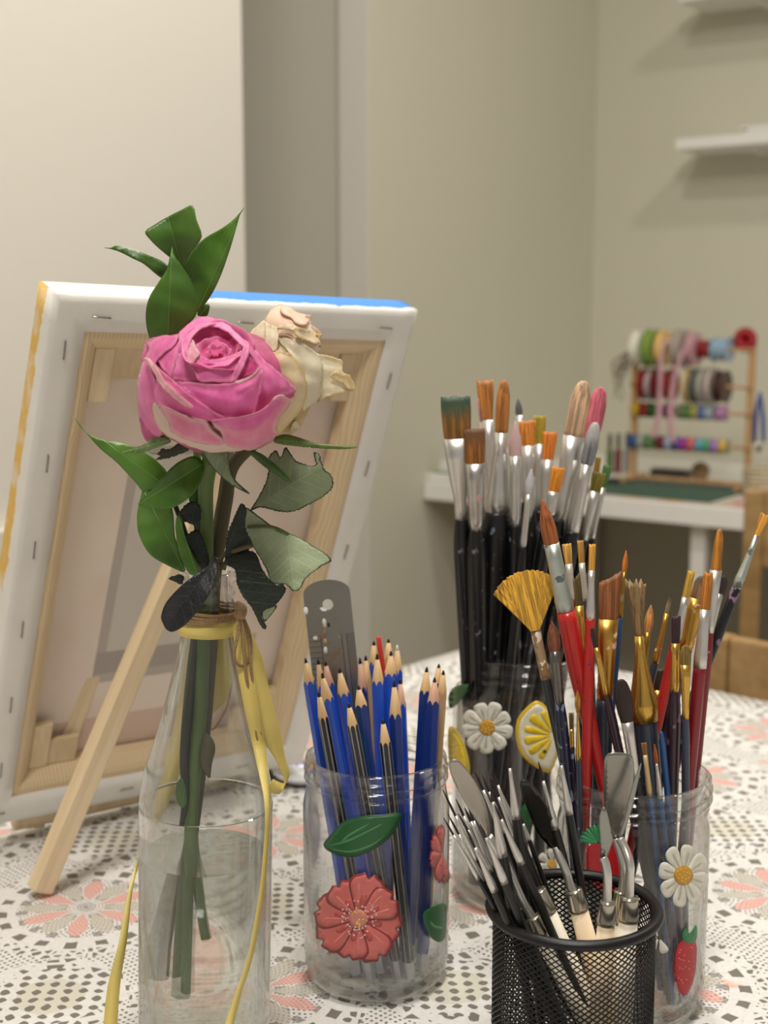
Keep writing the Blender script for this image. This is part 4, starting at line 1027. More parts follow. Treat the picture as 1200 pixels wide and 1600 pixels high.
# pencils ----------------------------------------------------------------
PBLUE = paint('pencil_blue', (32, 88, 214), None, rough=.32); PBLK = paint('pencil_black', (18, 18, 22), None); PGREY = simple('pencil_stripe', (150, 150, 156), .4)
PNAV = paint('pencil_navy', (22, 54, 138), None, rough=.35); PWOOD = wood_mat('pencil_wood', (196, 160, 112), (220, 188, 142), 1); PINKW = wood_mat('pencil_pinkish_wood', (196, 148, 124), (214, 170, 146), 1); GRAPH = simple('graphite', (44, 44, 48), .35, .3); PEND = simple('pencil_end', (190, 192, 196), .35, .3)
PGR = simple('pencil_green', (30, 96, 70), .4)
def hexr(th, a):
    k = (th+PI/6) % (PI/3)-PI/6; return a/math.cos(k)
def pencil(tip, jn, low, wd, kind, label, ry, fy, wood=None, lead=GRAPH, chip=False):
    q = lambda p: (460+p[0]/5, 960+p[1]/5)
    c, ri, zf, zr = JPi; tip, jn, low = q(tip), q(jn), q(low)
    f, t = axis(tip, low, c, ri, zf, zr, ry, fy, c[0]+ri*(.30+.75*(tip[0]-582)/110)); L = (t-f).length; zj = at_py(f, t, jn[1]); m = mpp(t.y, t.z)*(wd/5)/2
    m = max(.0026, min(.0039, m)); a = m*.93
    tx, ty = tip; 
    o = empty('pencil', f, label, 'pencil', 'pencils in the flower-painted jar', orient(f, t, PI/6+random.uniform(-.12, .12) if kind == 'black' else random.uniform(0, 1)))
    n = 48; lr = .0011; zl = L-min(.006, (L-zj)*.22); slope = (a-lr)/(zl-zj)
    v = []; mi = []; fc = []
    endr = .010
    rings = []
    for j in range(n):
        th = 2*PI*j/n; r = hexr(th, a); zc_ = zj-(r-a)/slope*.9+(r-a)*0
        for (rr_, z) in ((r*.97, .0), (r, .0008), (r, endr), (r, zc_)): v.append((rr_*math.cos(th), rr_*math.sin(th), z))
    for j in range(n):
        k = (j+1) % n; th = 2*PI*(j+.5)/n; sec = int((th/(PI/3)+.5)) % 6; fr = abs(((th/(PI/3)+.5) % 1)-.5)
        for g in range(3):
            fc.append((j*4+g, k*4+g, k*4+g+1, j*4+g+1))
            if g < 2: mi.append(2)
            elif kind == 'black': mi.append(1 if fr > .38 else 0)
            elif kind == 'green': mi.append(1 if fr > .42 and sec == 4 else 0)
            else: mi.append(0)
    fc.append(tuple(j*4 for j in range(n))[::-1]); mi.append(2)
    body = {'blue': PBLUE, 'black': PBLK, 'navy': PNAV, 'green': PNAV, 'wood': PWOOD}[kind]
    mesh_obj('barrel', v, fc, None, o, False, [body, PGREY if kind == 'black' else PGR, PEND], mi)
    v = []; fc = []
    for j in range(n):
        th = 2*PI*j/n; r = hexr(th, a); zc_ = zj-(r-a)/slope*.9
        v += [(r*.999*math.cos(th), r*.999*math.sin(th), zc_), (lr*math.cos(th), lr*math.sin(th), zl)]
    for j in range(n): k = (j+1) % n; fc.append((2*j, 2*k, 2*k+1, 2*j+1))
    fc.append(tuple(2*j+1 for j in range(n)))
    mesh_obj('sharpened_wood', v, fc, wood or PWOOD, o)
    loft('lead', [(zl-.0005, lr*1.02, lr*1.02), (zl+(L-zl)*.7, lr*.55, lr*.55), (L, .0002, .0002)], lead, o, 12)
    return o
pc = [((85, 340), (122, 515), (230, 1080), 90, 'blue', 'blue pencil at the far left of the jar with chipped paint', -.2, -.5, None),
 ((182, 345), (190, 550), (300, 1060), 58, 'blue', 'thin-looking blue pencil behind the two leftmost pencils', .55, .3, None),
 ((240, 365), (300, 530), (420, 1000), 76, 'blue', 'blue pencil with pinkish sharpened wood near the ruler', .35, .1, PINKW),
 ((215, 455), (265, 645), (410, 1080), 100, 'blue', 'blue pencil with a white paint chip below the sharpened wood', -.45, -.4, None),
 ((350, 415), (395, 605), (530, 1120), 96, 'blue', 'blue pencil in front of the ruler edge, right of the white-chipped one', -.2, -.1, None),
 ((186, 600), (224, 795), (310, 1090), 62, 'black', 'leftmost black pencil with grey edges', -.8, -.7, None),
 ((422, 690), (470, 855), (562, 1130), 84, 'black', 'black pencil with grey edges in the middle of the three', -.9, -.6, None),
 ((690, 815), (710, 990), (745, 1130), 86, 'black', 'short black pencil with grey edges, rightmost of the three', -.95, -.7, None),
 ((500, 555), (535, 695), (620, 1130), 98, 'green', 'navy pencil with a green edge and ragged sharpened end', -.55, -.4, None),
 ((510, 335), (530, 560), (560, 900), 56, 'navy', 'navy pencil with reddish wood right of the ruler', .5, .5, PINKW),
 ((556, 320), (556, 500), (570, 900), 56, 'wood', 'bare wood pencil with a broken blunt point', .6, .4, None),
 ((645, 305), (625, 512), (640, 1100), 96, 'blue', 'bright blue pencil in the centre of the jar', .0, .0, None),
 ((620, 205), (600, 365), (560, 1000), 62, 'blue', 'tallest blue pencil left of the red crayon tip', .7, .6, None),
 ((735, 190), (722, 330), (680, 900), 56, 'wood', 'pale wood pencil right of the red crayon tip', .75, .5, None),
 ((755, 285), (728, 452), (640, 1000), 100, 'blue', 'bright blue pencil leaning right with a pink paint mark', .25, .3, None),
 ((803, 240), (795, 425), (800, 900), 58, 'blue', 'blue pencil with a white painted point', .6, .5, None),
 ((778, 510), (780, 765), (800, 1100), 100, 'navy', 'dark blue pencil with a roughly whittled tip', -.35, -.2, None),
 ((826, 500), (842, 690), (850, 1050), 46, 'blue', 'blue pencil half hidden behind the whittled one', .2, .2, PINKW),
 ((1035, 410), (1002, 585), (915, 1080), 92, 'navy', 'dark blue pencil leaning right, left one of the right-hand cluster', -.1, .1, None),
 ((1096, 490), (1080, 665), (1035, 1060), 98, 'navy', 'dark blue pencil with pinkish wood in front of the right-hand cluster', -.5, -.3, PINKW),
 ((1130, 385), (1105, 530), (1000, 1000), 56, 'navy', 'dark blue pencil with a long black point behind the right-hand cluster', .5, .4, None),
 ((1165, 435), (1150, 595), (1080, 1000), 60, 'wood', 'brown bare-wood pencil, rightmost in the jar', .0, .2, None)]
for (tp, jn, lw, wd, kd, lb, ry_, fy_, wo) in pc:
    pencil(tp, jn, lw, wd, kd, lb, ry_, fy_, wo, simple('white_tip', (226, 224, 218), .4) if 'white painted' in lb else GRAPH)
o, f, t, L_, m = rod(JPi, 'crayon', (591, 994), (597, 1030), 8, None, 'red crayon tip standing among the pencils', 'crayon', .65, .5)
loft('crayon_body', [(0, m, m), (L_-.008, m, m), (L_-.001, m*.9, m*.9), (L_, m*.5, m*.5)], simple('red_wax', (206, 50, 44), .5), o)
# steel ruler
f, t = axis((508, 906), (527, 1080), (JP.x, JP.y), rP-.005, .0062, hP, .80, .25)
o = empty('steel_ruler', f, 'steel ruler with round end, hanging hole and paint blobs, standing behind the pencils', 'ruler', None, orient(f, t, -.12))
L_ = (t-f).length; hw = 37.5*mpp(t.y, .28); bm = []
arc = [(hw*math.cos(a), L_-hw*.55+hw*.55*math.sin(a)) for a in [PI*k/16 for k in range(17)]]
hz_ = L_-.0135; hr_ = .0030
hc = [(hr_*math.sin(a), hz_+hr_*math.cos(a)) for a in [PI*k/12 for k in range(13)]]
RV, RF = [], []
for sgn in (1, -1):
    half = [(0, 0)]+[(hw*.93, 0)]+[p for p in arc if p[0] > 1e-6]+[(0, L_)]+hc
    q, tr, dd = fill2d([(x*sgn*1e4, y*1e4) for x, y in half], 25); off = len(RV)
    RV += [(a[0]/1e4, 0, a[1]/1e4) for a in q]; RF += [tuple(i+off for i in (f if sgn == 1 else f[::-1])) for f in tr]
rm = MB('ruler_steel'); s_ = rm.n('ShaderNodeSeparateXYZ'); rm.t.links.new(rm.coord('Object'), s_.inputs[0]); RX, RZ = N(rm.t, s_.outputs[0]), N(rm.t, s_.outputs[2])
top_ = L_-.030
tick = ((RZ*1000).fract().lt(.22))*(RX.gt(hw*.66)); tick2 = ((RZ*333).fract().lt(.09))*(RX.lt(-hw*.45)); ln_ = ((RX-hw*.45).abs().lt(.0002)).mx((RX+hw*.45).abs().lt(.0002)).mx((RX-hw*.66).abs().lt(.00015))
tk = (tick.mx(tick2).mx(ln_))*RZ.lt(top_)
dirt = (rm.noise(160, 4).step(.5, .6))*((RX).abs().lt(hw*.62))*(RZ.gt(top_-.016))*(RZ.lt(top_+.002))
colr = rm.mix(tk, lin((150, 148, 146)), lin((30, 30, 34))); colr = rm.mix(dirt*.7, colr, lin((110, 84, 58))); wsp = rm.noise(190, 1).step(.72, .74); colr = rm.mix(wsp, colr, lin((226, 226, 230)))
rm.color(colr); rm.set(Roughness=.36); rm.t.links.new(((tk.mx(dirt).mx(wsp)).inv()*.9).k, rm.b.inputs['Metallic'])
ro = mesh_obj('blade', RV, RF, rm.m, o, False); sm_ = ro.modifiers.new('s', 'SOLIDIFY'); sm_.thickness = .0010; sm_.offset = 0
for (px, py, r, cc) in ((478, 951, .0021, (228, 230, 236)), (508, 971, .0019, (220, 214, 206)), (509, 976, .0016, (206, 190, 150)), (515, 976, .0013, (40, 36, 34)), (509, 988, .0016, (150, 110, 90)), (510, 1001, .0015, (190, 170, 120)), (511, 1015, .0019, (226, 228, 236))):
    u_ = (px-508-(py-906)*.13)*mpp(t.y, .28); w_ = at_py(f, t, py)
    r *= .62
    bo = lathe('paint_blob', [(0, 0), (r, 0), (r*.8, r*.22), (0, r*.3)], simple('blob_%d_%d_%d' % cc, cc, .4), o, 12, Matrix.Translation((u_, -.0005, w_)) @ Matrix.Rotation(PI/2, 4, 'X') @ Matrix.Diagonal((1, 1.7, 1, 1)))

# mesh pen cup -----------------------------------------------------------
Yc_ = .557; zc_ = .0985
CC = P(897, 1418, Yc_); CC = Vector((CC.x, CC.y, 0)); zc_ = P(897, 1418, Yc_).z; RCu = .0352
M_mesh = simple('black_mesh_metal', (16, 16, 18), .42, .2, var=.05)
cup = thing('mesh_pen_cup', CC, 'black wire-mesh pen cup in the foreground right, holding knives and thin brushes', 'pen cup')
def torus(name, R, r, z, par, sy=1.0):
    lathe(name, [(R+r*math.cos(a), z+r*sy*math.sin(a)) for a in [2*PI*k/12 for k in range(12)]], M_mesh, par, 72, Matrix.Translation(CC), closed=True)
torus('rim', RCu+.0010, .0027, zc_, cup, .85); torus('base_ring', RCu, .0016, .0018, cup)
lathe('base', [(0, .0010), (RCu-.001, .0010), (RCu-.001, .0022), (0, .0022)], M_mesh, cup, 48, Matrix.Translation(CC))
lst = []; nw = 62; turns = .60*(zc_)/.1
for s in (1, -1):
    for k in range(nw):
        pts = []
        for i in range(31):
            z = .002+(zc_-.003)*i/30; a = 2*PI*k/nw+s*turns*2*PI*i/30; rr_ = RCu+s*.00012
            pts.append(CC+Vector((rr_*math.cos(a), rr_*math.sin(a), z)))
        lst.append(tube_data(pts, .00040, 4, False))
V_, F_ = join_data(lst); mesh_obj('wire_mesh', V_, F_, M_mesh, cup, True)
CI = ((CC.x, CC.y), RCu-.005, .0035, zc_)
# thin liners: dark sable points in long silver ferrules
def q8(x, y): return (680+x/5.715, 1180+y/5.715)
liners = [((75, 560), (172, 712), (388, 1105), 20, 48, 'lowest of the leftmost pair, tip pointing left', -.3, -.1, 1),
 ((110, 520), (214, 706), (432, 1118), 20, 44, 'liner right beside the lowest leftmost one', -.1, .0, 1),
 ((235, 565), (326, 824), (530, 1212), 26, 72, 'liner with a bright ferrule reaching lowest of the front row', -.75, -.45, 1),
 ((402, 618), (450, 734), (622, 1140), 26, 74, 'bright front one right of the lowest-reaching ferrule', -.8, -.3, 1),
 ((205, 520), (302, 668), (500, 1040), 24, 50, 'second row, behind the lowest-reaching ferrule', .0, .1, 1),
 ((262, 468), (332, 590), (510, 1010), 28, 56, 'grey ferrule amid the left bundle', .15, .2, 1),
 ((495, 300), (522, 412), (602, 900), 30, 92, 'thick upright ferrule among the others', -.45, -.1, 1.2),
 ((530, 440), (601, 570), (768, 970), 28, 72, 'thick front ferrule at mid cup', -.55, -.2, 1),
 ((490, 200), (552, 372), (720, 740), 26, 60, 'dark-tipped liner behind the thick upright ferrule', .2, .3, 1),
 ((505, 140), (571, 266), (710, 600), 24, 56, 'long liner with its fine dark tip against the tall jar', .45, .4, 1),
 ((652, 0), (669, 112), (722, 566), 30, 76, 'tallest liner, standing almost upright', .1, .3, 1),
 ((355, 150), (430, 310), (600, 700), 26, 56, 'leftmost of the upper liners behind the wide grey blade', .5, .5, 1),
 ((922, 60), (975, 226), (1122, 656), 28, 72, 'liner right of the dark blade, tip touching the painted lemon', .3, .5, 1),
 ((65, 305), (172, 542), (372, 930), 22, 46, 'liner with the longest dark bristles at the left edge', .2, .2, 1),
 ((185, 390), (238, 543), (430, 940), 22, 46, 'dark tip crosses the wide grey blade', .4, .3, 1),
 ((300, 480), (333, 585), (480, 920), 22, 44, 'short-tipped liner under the wide grey blade', .55, .45, 1),
 ((420, 180), (485, 325), (620, 660), 22, 50, 'liner between the two longest upper tips', .65, .55, 1),
 ((760, 540), (775, 610), (840, 760), 22, 40, 'liner low behind the dark blade, barely showing its tip', .75, .5, 1)]
for (tp, jn, fe, w1, w2, lb, ry_, fy_, _k) in liners:
    brush(CI, 'round', q8(*tp), q8(*jn), q8(*fe), w1*.8/5.715*1.3, w1/5.715, w2/5.715, w2*1.12/5.715, (50, 28, 24), SIL, BLKC, 'thin liner in the mesh cup: '+lb.replace('liner ', '', 1) if len(lb.split()) > 9 else 'thin black-handled liner in the mesh cup: '+lb, ry=ry_, fy=fy_, group='liner brushes in the mesh cup')
p9 = lambda x, y: (860+x/4.85, 1150+y/4.85)
brush(CI, 'round', p9(80, 205), p9(85, 218), p9(166, 590), 24/4.85, 26/4.85, 62/4.85, 66/4.85, (60, 50, 46), SIL, BLKC, 'thin black-handled brush with bare ferrule tip, right-hand one beside the palette knives', ry=.35, fy=.7, group='liner brushes in the mesh cup')
# palette knives
BLADE = metal((150, 152, 146), 'knife_blade', .22); BLADEG = metal((120, 126, 116), 'knife_blade_greenish', .30)
KW = wood_mat('knife_beech', (228, 200, 162), (244, 226, 196), .8); KW2 = wood_mat('knife_pale_beech', (236, 224, 200), (248, 240, 222), .8)
def knife(label, blade, rodp, coll, hend, bw_, cw, wood, Y0, bmat=BLADE, base=True, lean=.0, shape=None, name='palette_knife', turn=0):
    """blade: [top, shoulder] px; rodp: px path to the collar; coll: collar top / bottom px; Y0 depth of the collar"""
    ct, cb_ = coll
    top = P(*ct, Y0); 
    f, _t = axis(ct, cb_, (CC.x, CC.y), RCu-.006, .004, zc_, 0, 0)
    foot_ = Vector((f.x, min(max(Y0-lean, CC.y-.02), CC.y+.02), .0045))
    t = thing(name, foot_, label, 'palette knife', 'palette knives in the mesh cup')
    hd = (top-foot_); L = hd.length; mp = mpp(Y0, .12); z = hd.normalized()
    zb = at_py(foot_, top, cb_[1]); r = cw*mp/2
    o1 = tube('handle', [foot_+z*d for d in (0, .002, L*.3, L*.6, zb-.001)], [r*.5, r*.75, r*1.05, r*1.1, r*.93], wood, t, 20)
    o2 = tube('collar', [foot_+z*zb, foot_+z*(zb+.001), foot_+z*(L-.001), top], [r*1.02, r*1.03, r*.88, r*.84], CHROME, t, 24)
    if rodp:
        pts = [P(x, y, Y0+dy) for x, y, dy in rodp]
        tube('shank', [top-z*.003]+pts, [.0019]*(len(pts)+1), SIL, t, 12, 5)
    if blade:
        (ol, dy0, slope, cx_, cy_) = blade
        fn = lambda x, y, d: -(slope*(y-cy_))*1e-5*10-np.zeros_like(x)
        ob, q = relief('blade', ol, Y0+dy0, fn, bmat, t, step=5, k=4, thick=.0007)
    return t
knife('palette knife with broad rounded upright blade, tallest of the right-hand group', (([(944, 1190), (950, 1178), (966, 1176), (982, 1179), (990, 1188), (990, 1215), (985, 1250), (974, 1290), (966, 1314), (959, 1314), (950, 1290), (944, 1250), (943, 1215)]), 0.003, 1.0, 0, 1300),
      [(974, 1378, .0), (973, 1350, .0), (966, 1322, .002), (962, 1310, .003)], ((970, 1392), (968, 1440)), None, 48, 24, KW2, .566)
knife('palette knife with its narrow blade seen edge-on behind the broad upright blade', (([(999, 1197), (1001, 1200), (988, 1260), (975, 1300), (969, 1314), (966, 1310), (974, 1280), (986, 1235)]), .006, .5, 0, 1300),
      [(984, 1370, .0), (984, 1350, .0), (976, 1325, .004), (968, 1310, .006)], ((984, 1402), (981, 1436)), None, 20, 32, KW2, .548)
knife('palette knife with a short pointed blade left of the broad one', (([(936, 1280), (942, 1262), (948, 1268), (955, 1300), (957, 1312), (950, 1335), (944, 1345), (939, 1342), (937, 1310)]), .002, .6, 0, 1300),
      [(949, 1392, 0), (949, 1368, 0), (946, 1350, .001), (942, 1340, .002)], ((950, 1408), (946, 1442)), None, 20, 29, KW, .541)
knife('palette knife with a dark reflecting spade blade leaning left', (([(812, 1226), (820, 1219), (832, 1226), (850, 1250), (866, 1285), (873, 1315), (869, 1326), (858, 1322), (840, 1300), (824, 1265)]), .004, 1.2, 0, 1300),
      [(891, 1384, 0), (884, 1360, 0), (874, 1338, .002), (869, 1324, .004)], ((896, 1390), (906, 1420)), None, 30, 31, KW, .560, metal((70, 68, 66), 'knife_blade_dark', .2))
knife('palette knife with the widest grey translucent-looking blade at the far left', (([(701, 1195), (708, 1187), (718, 1190), (732, 1206), (748, 1232), (760, 1262), (766, 1300), (762, 1312), (750, 1290), (728, 1256), (710, 1222)]), .0, 1.0, 0, 1280),
      [(826, 1424, 0), (815, 1405, 0), (790, 1350, .002), (763, 1306, .004)], ((832, 1432), (850, 1458)), None, 26, 28, KW2, .548, metal((172, 166, 158), 'knife_blade_pale', .35))
knife('wooden handle with steel collar standing blade-less in the middle of the cup', None, None, ((842, 1390), (861, 1424)), None, 26, 27, KW2, .552)
# ------------------------------------------------------------------ bottle with water
Yb = .603
def zb_(py): return P(311, py, Yb).z
BX = P(312, 1333, Yb).x
tilt = Matrix.Translation((BX, Yb, 0)) @ Matrix.Rotation(math.radians(1.6), 4, 'Y')
bot = thing('glass_bottle', (BX, Yb, 0), 'clear glass bottle half filled with water, used as a vase for the roses', 'bottle')
Rb = .0312
pr = [(Rb*.6, .0008), (Rb*.86, .0008), (Rb*.97, .004), (Rb, .010), (Rb, zb_(1290)), (Rb*.995, zb_(1250)), (Rb*.93, zb_(1205)), (Rb*.80, zb_(1165)), (Rb*.68, zb_(1122)), (Rb*.545, zb_(1066)), (Rb*.45, zb_(1025)), (Rb*.395, zb_(990)), (Rb*.375, zb_(960))]
rn = Rb*.37
th_ = [(rn, zb_(948)), (rn+.0012, zb_(943)), (rn, zb_(937)), (rn, zb_(930)), (rn+.0012, zb_(925)), (rn, zb_(919)), (rn, zb_(910)), (rn+.0016, zb_(905)), (rn+.0022, zb_(899)), (rn+.0016, zb_(893)), (rn, zb_(891))]
inn = [(rn-.002, zb_(893)), (rn-.0022, zb_(960)), (Rb*.395-.0022, zb_(990)), (Rb*.545-.0024, zb_(1066)), (Rb*.68-.0024, zb_(1122)), (Rb*.8-.0024, zb_(1165)), (Rb*.93-.0022, zb_(1205)), (Rb-.0022, zb_(1255)), (Rb-.0020, .012), (Rb*.85, .007), (0, .006)]
pr2 = catmull([(a, b, 0) for a, b in pr], 4); pr2 = [(p[0], p[1]) for p in pr2]
lathe('glass_body', [(0, .002)]+pr2+th_+inn, M_bglass, bot, 80, tilt)
wm = bpy.data.materials.new('water'); wm.use_nodes = True; b_ = wm.node_tree.nodes['Principled BSDF']
b_.inputs['Base Color'].default_value = (.93, .96, .92, 1); b_.inputs['Roughness'].default_value = 0; b_.inputs['IOR'].default_value = 1.33; b_.inputs['Transmission Weight'].default_value = 1
wt_ = wm.node_tree; tr_ = wt_.nodes.new('ShaderNodeBsdfTransparent'); tr_.inputs[0].default_value = (.94, .96, .93, 1)
mx_ = wt_.nodes.new('ShaderNodeMixShader'); mx_.inputs[0].default_value = .65
wt_.links.new(tr_.outputs[0], mx_.inputs[1]); wt_.links.new(b_.outputs[0], mx_.inputs[2]); wt_.links.new(mx_.outputs[0], wt_.nodes['Material Output'].inputs[0])
zw = zb_(1333)
ri = Rb-.0023
lathe('water', [(0, .0062), (Rb*.84, .0072), (ri, .0122), (ri, zw+.0006), (ri-.0015, zw), (0, zw)], wm, bot, 80, tilt)

# ------------------------------------------------------------------ twine and ribbon round the neck
M_twn = MB('jute_twine'); M_twn.color(M_twn.mix(M_twn.noise(900, 2), lin((120, 92, 62)), lin((176, 146, 108)))); M_twn.bump(M_twn.noise(700, 2), .8, .0008); M_twn.set(Roughness=.9); M_twn = M_twn.m
rbm = MB('yellow_ribbon'); rbm.color(rbm.mix(rbm.noise(30, 2), lin((214, 190, 96)), lin((232, 214, 130)))); rbm.bump(rbm.noise(900, 1, sc=(1, 1, 3)), .25, .0004); rbm.set(Roughness=.42); rbm = rbm.m
tw = thing('jute_twine', tilt @ Vector((0, 0, zb_(960))), 'brown jute twine wound round the bottle neck and tied in a bow', 'twine')
zt = [zb_(951), zb_(955), zb_(959), zb_(963)]
for i, z in enumerate(zt):
    tube('twine_turn', [tilt @ Vector(((rn+.0026)*math.cos(a), (rn+.0026)*math.sin(a), z+.0006*math.sin(a*2+i))) for a in [2*PI*k/40 for k in range(41)]], .0008, M_twn, tw, 6)
def yp(pts, Y, k=1): return [P(x, y, Y+dy) for x, y, dy in pts]
for pts in ([(376, 955, -.012), (372, 990, -.020), (366, 1020, -.022), (369, 1036, -.02), (382, 1040, -.016), (392, 1020, -.014), (390, 990, -.013), (377, 958, -.012)],
            [(374, 958, -.012), (380, 1000, -.018), (384, 1050, -.018), (392, 1100, -.014), (400, 1150, -.012), (410, 1190, -.010)],
            [(378, 958, -.012), (388, 1000, -.014), (392, 1040, -.016), (398, 1090, -.014), (408, 1150, -.01), (414, 1176, -.008)],
            [(370, 955, -.006), (366, 990, .016), (358, 1090, .034), (340, 1130, .036), (330, 1140, .036)]):
    tube('twine_end', yp(pts, Yb), .00078, M_twn, tw, 6, 6)
tube('twine_knot', yp([(371, 946, -.012), (379, 952, -.015), (376, 962, -.016), (371, 958, -.013)], Yb), .0022, M_twn, tw, 8, 4)
rb = thing('yellow_ribbon', tilt @ Vector((0, 0, zb_(976))), 'yellow satin ribbon tied round the bottle neck with long loose ends', 'ribbon')
lathe('ribbon_band', [(rn+.0014, zb_(988)), (rn+.0024, zb_(988)), (rn+.0020, zb_(966)), (rn+.0010, zb_(966))], rbm, rb, 48, tilt, closed=True)
X_ = Vector((1, 0, 0)); 
def rib(pts, ws): 
    strip_obj('ribbon_end', yp(pts, Yb), [X_*a+Vector((0, b, c)) for a, b, c in ws], rbm, rb, 8, .0003)
rib([(376, 975, -.010), (390, 1030, -.012), (404, 1090, -.010), (420, 1140, -.006), (438, 1185, .0), (448, 1215, .004), (440, 1232, .002), (420, 1226, -.004)], [(.003, .001, 0), (.0055, .002, 0), (.0058, .001, 0), (.0045, .002, .001), (.002, .002, 0), (.001, .002, .001), (.001, .002, .002), (.002, .002, .002)])
rib([(374, 980, -.010), (384, 1050, -.016), (394, 1110, -.016), (404, 1160, -.012), (412, 1210, -.024), (418, 1260, -.033), (416, 1320, -.034), (408, 1400, -.036), (392, 1490, -.04), (370, 1560, -.045), (356, 1608, -.05)], [(.003, .001, 0), (.0035, .001, 0), (.003, .002, 0), (.0025, .002, 0), (.0012, .002, 0), (.0008, .002, 0), (.0009, .002, 0), (.0011, .002, 0), (.0014, .002, 0), (.0020, .001, 0)])
rib([(345, 985, .012), (342, 1040, .018), (336, 1090, .022), (322, 1120, .024)], [(.006, .0, 0), (.0075, .001, 0), (.006, .002, 0), (.003, .002, .001)])
rib([(300, 985, .012), (290, 1080, .030), (272, 1190, .036), (250, 1260, .040), (236, 1300, .040), (215, 1350, .038), (203, 1395, .02), (192, 1470, .0), (178, 1540, -.01), (172, 1610, -.02)], [(.002, .001, 0), (.0022, .001, 0), (.0045, .001, 0), (.0035, .001, 0), (.001, .002, 0), (.0006, .002, 0), (.0008, .002, 0), (.0016, .002, 0), (.0028, .001, 0), (.0032, .001, 0)])

# ------------------------------------------------------------------ flowers
def c1(pts): return [(120+x/2.4, 310+y/2.4) for x, y in pts]
def c2(pts): return [(100+x/2.4, 640+y/2.4) for x, y in pts]
def c5(pts): return [(200+x/3.3333, 480+y/3.3333) for x, y in pts]
def c7(pts): return [(340+x/3.5294, 440+y/3.5294) for x, y in pts]
def leaf_mat(name, a, b, vein, rough=.32, under=None, spots=None, par=False):
    m = MB(name); u, s = m.attr('lu'), m.attr('ls'); e = m.attr('edge')
    n = m.noise(40, 3); col = m.mix(n.step(.3, .7), lin(a), lin(b))
    mid = (s.abs()*-1+1.1).step(.0, 1.0)
    if par: v2 = ((s*.55).sin().abs()*-1+1).step(.9, 1.0)*.25
    else:
        vor = m.n('ShaderNodeTexVoronoi', feature='DISTANCE_TO_EDGE'); vor.inputs['Scale'].default_value = 420; m.t.links.new(m.coord(), vor.inputs[0])
        net = (N(m.t, vor.outputs['Distance'])*-1+.09).step(0, .09)*.4
        side = (((u-s.abs()*.75)*.33).sin()*-1).step(.90, 1.0)*.7
        v2 = net.mx(side)
    col = m.mix(mid.mx(v2)*.8, col, lin(vein))
    if spots: col = m.mix((e*-1+2.2+(m.noise(200, 2)-.5)*4).step(0, 1.5)*.9, col, lin(spots))
    m.color(col); m.bump(mid*-1+v2*-.5+n*.6, .35, .0012); m.set(Roughness=rough, Subsurface_Weight=.0); 
    m.b.inputs['Transmission Weight'].default_value = 0
    # thin leaf: some light passes through
    tr = m.n('ShaderNodeBsdfTranslucent'); ms = m.n('ShaderNodeMixShader'); ms.inputs[0].default_value = .16
    m.t.links.new(col, tr.inputs[0]); m.t.links.new(m.b.outputs[0], ms.inputs[1]); m.t.links.new(tr.outputs[0], ms.inputs[2]); m.t.links.new(ms.outputs[0], m.out.inputs[0])
    return m.m
LG = leaf_mat('ruscus_green', (62, 102, 28), (94, 138, 50), (116, 160, 76), .36, par=True); LG2 = leaf_mat('ruscus_dark', (50, 82, 26), (74, 110, 42), (88, 128, 60), .36, par=True)
LP = leaf_mat('rose_leaf_underside', (160, 178, 142), (182, 198, 162), (206, 216, 172), .6, spots=(40, 46, 34)); LPD = leaf_mat('rose_leaf_underside_dull', (112, 128, 98), (136, 152, 120), (160, 168, 116), .6, spots=(50, 50, 38))
LD = leaf_mat('rose_leaf_dark', (22, 32, 26), (32, 44, 36), (56, 66, 48), .42); LB = leaf_mat('withered_leaf_black', (30, 32, 36), (48, 50, 54), (60, 60, 64), .38)
LS = leaf_mat('sepal_green', (88, 124, 62), (136, 160, 104), (160, 180, 130), .5); LSB = leaf_mat('sepal_brown', (54, 58, 40), (72, 76, 52), (80, 84, 60), .6)
def leaf(name, ol, base, tip, Y, mat, parent, gx=0, gy=0, fold=.12, bend=.0, curl=0, step=4, label=None, teeth=0, k=4, thick=.00045):
    """gx, gy: how far the blade comes forward (mm per px)"""
    bx, by = base; tx, ty = tip; L = math.hypot(tx-bx, ty-by); ax, ay = (tx-bx)/L, (ty-by)/L
    def us(x, y): return (x-bx)*ax+(y-by)*ay, -(x-bx)*ay+(y-by)*ax
    def fn(x, y, d):
        u, s = us(x, y)
        return (gx*(x-bx)+gy*(y-by)-fold*np.sqrt(s*s+4)+bend*np.sin(np.clip(u/L, 0, 1)*PI)*20+curl*s*s*.01+.35*np.sin(u*.16+s*.05))*1e-3*.286*2
    out = [(v.x, v.y) for v in catmull([(x, y, 0) for x, y in ol], k, True)]
    if teeth:
        o2 = []; n = len(out); cx0 = sum(p[0] for p in out)/n; cy0 = sum(p[1] for p in out)/n; acc = 0; rnd2 = random.Random(len(ol))
        for i, p in enumerate(out):
            q = out[(i+1) % n]; d = math.hypot(q[0]-p[0], q[1]-p[1]); m_ = max(1, int(d/2.2))
            for j in range(m_):
                t = j/m_; x = p[0]+(q[0]-p[0])*t; y = p[1]+(q[1]-p[1])*t; acc += d/m_
                ph = (acc/6.5) % 1; nx, ny = x-cx0, y-cy0; l = math.hypot(nx, ny) or 1
                k_ = teeth*(1-ph)*2-teeth; o2.append((x+nx/l*k_, y+ny/l*k_))
        out = o2
    o, q = relief(name, out, Y, fn, mat, parent, step=step, thick=thick, sharp=True)
    u, s = us(q[:, 0], q[:, 1]); attr(o, 'lu', u); attr(o, 'ls', s)
    if label: o['label'] = label
    return o
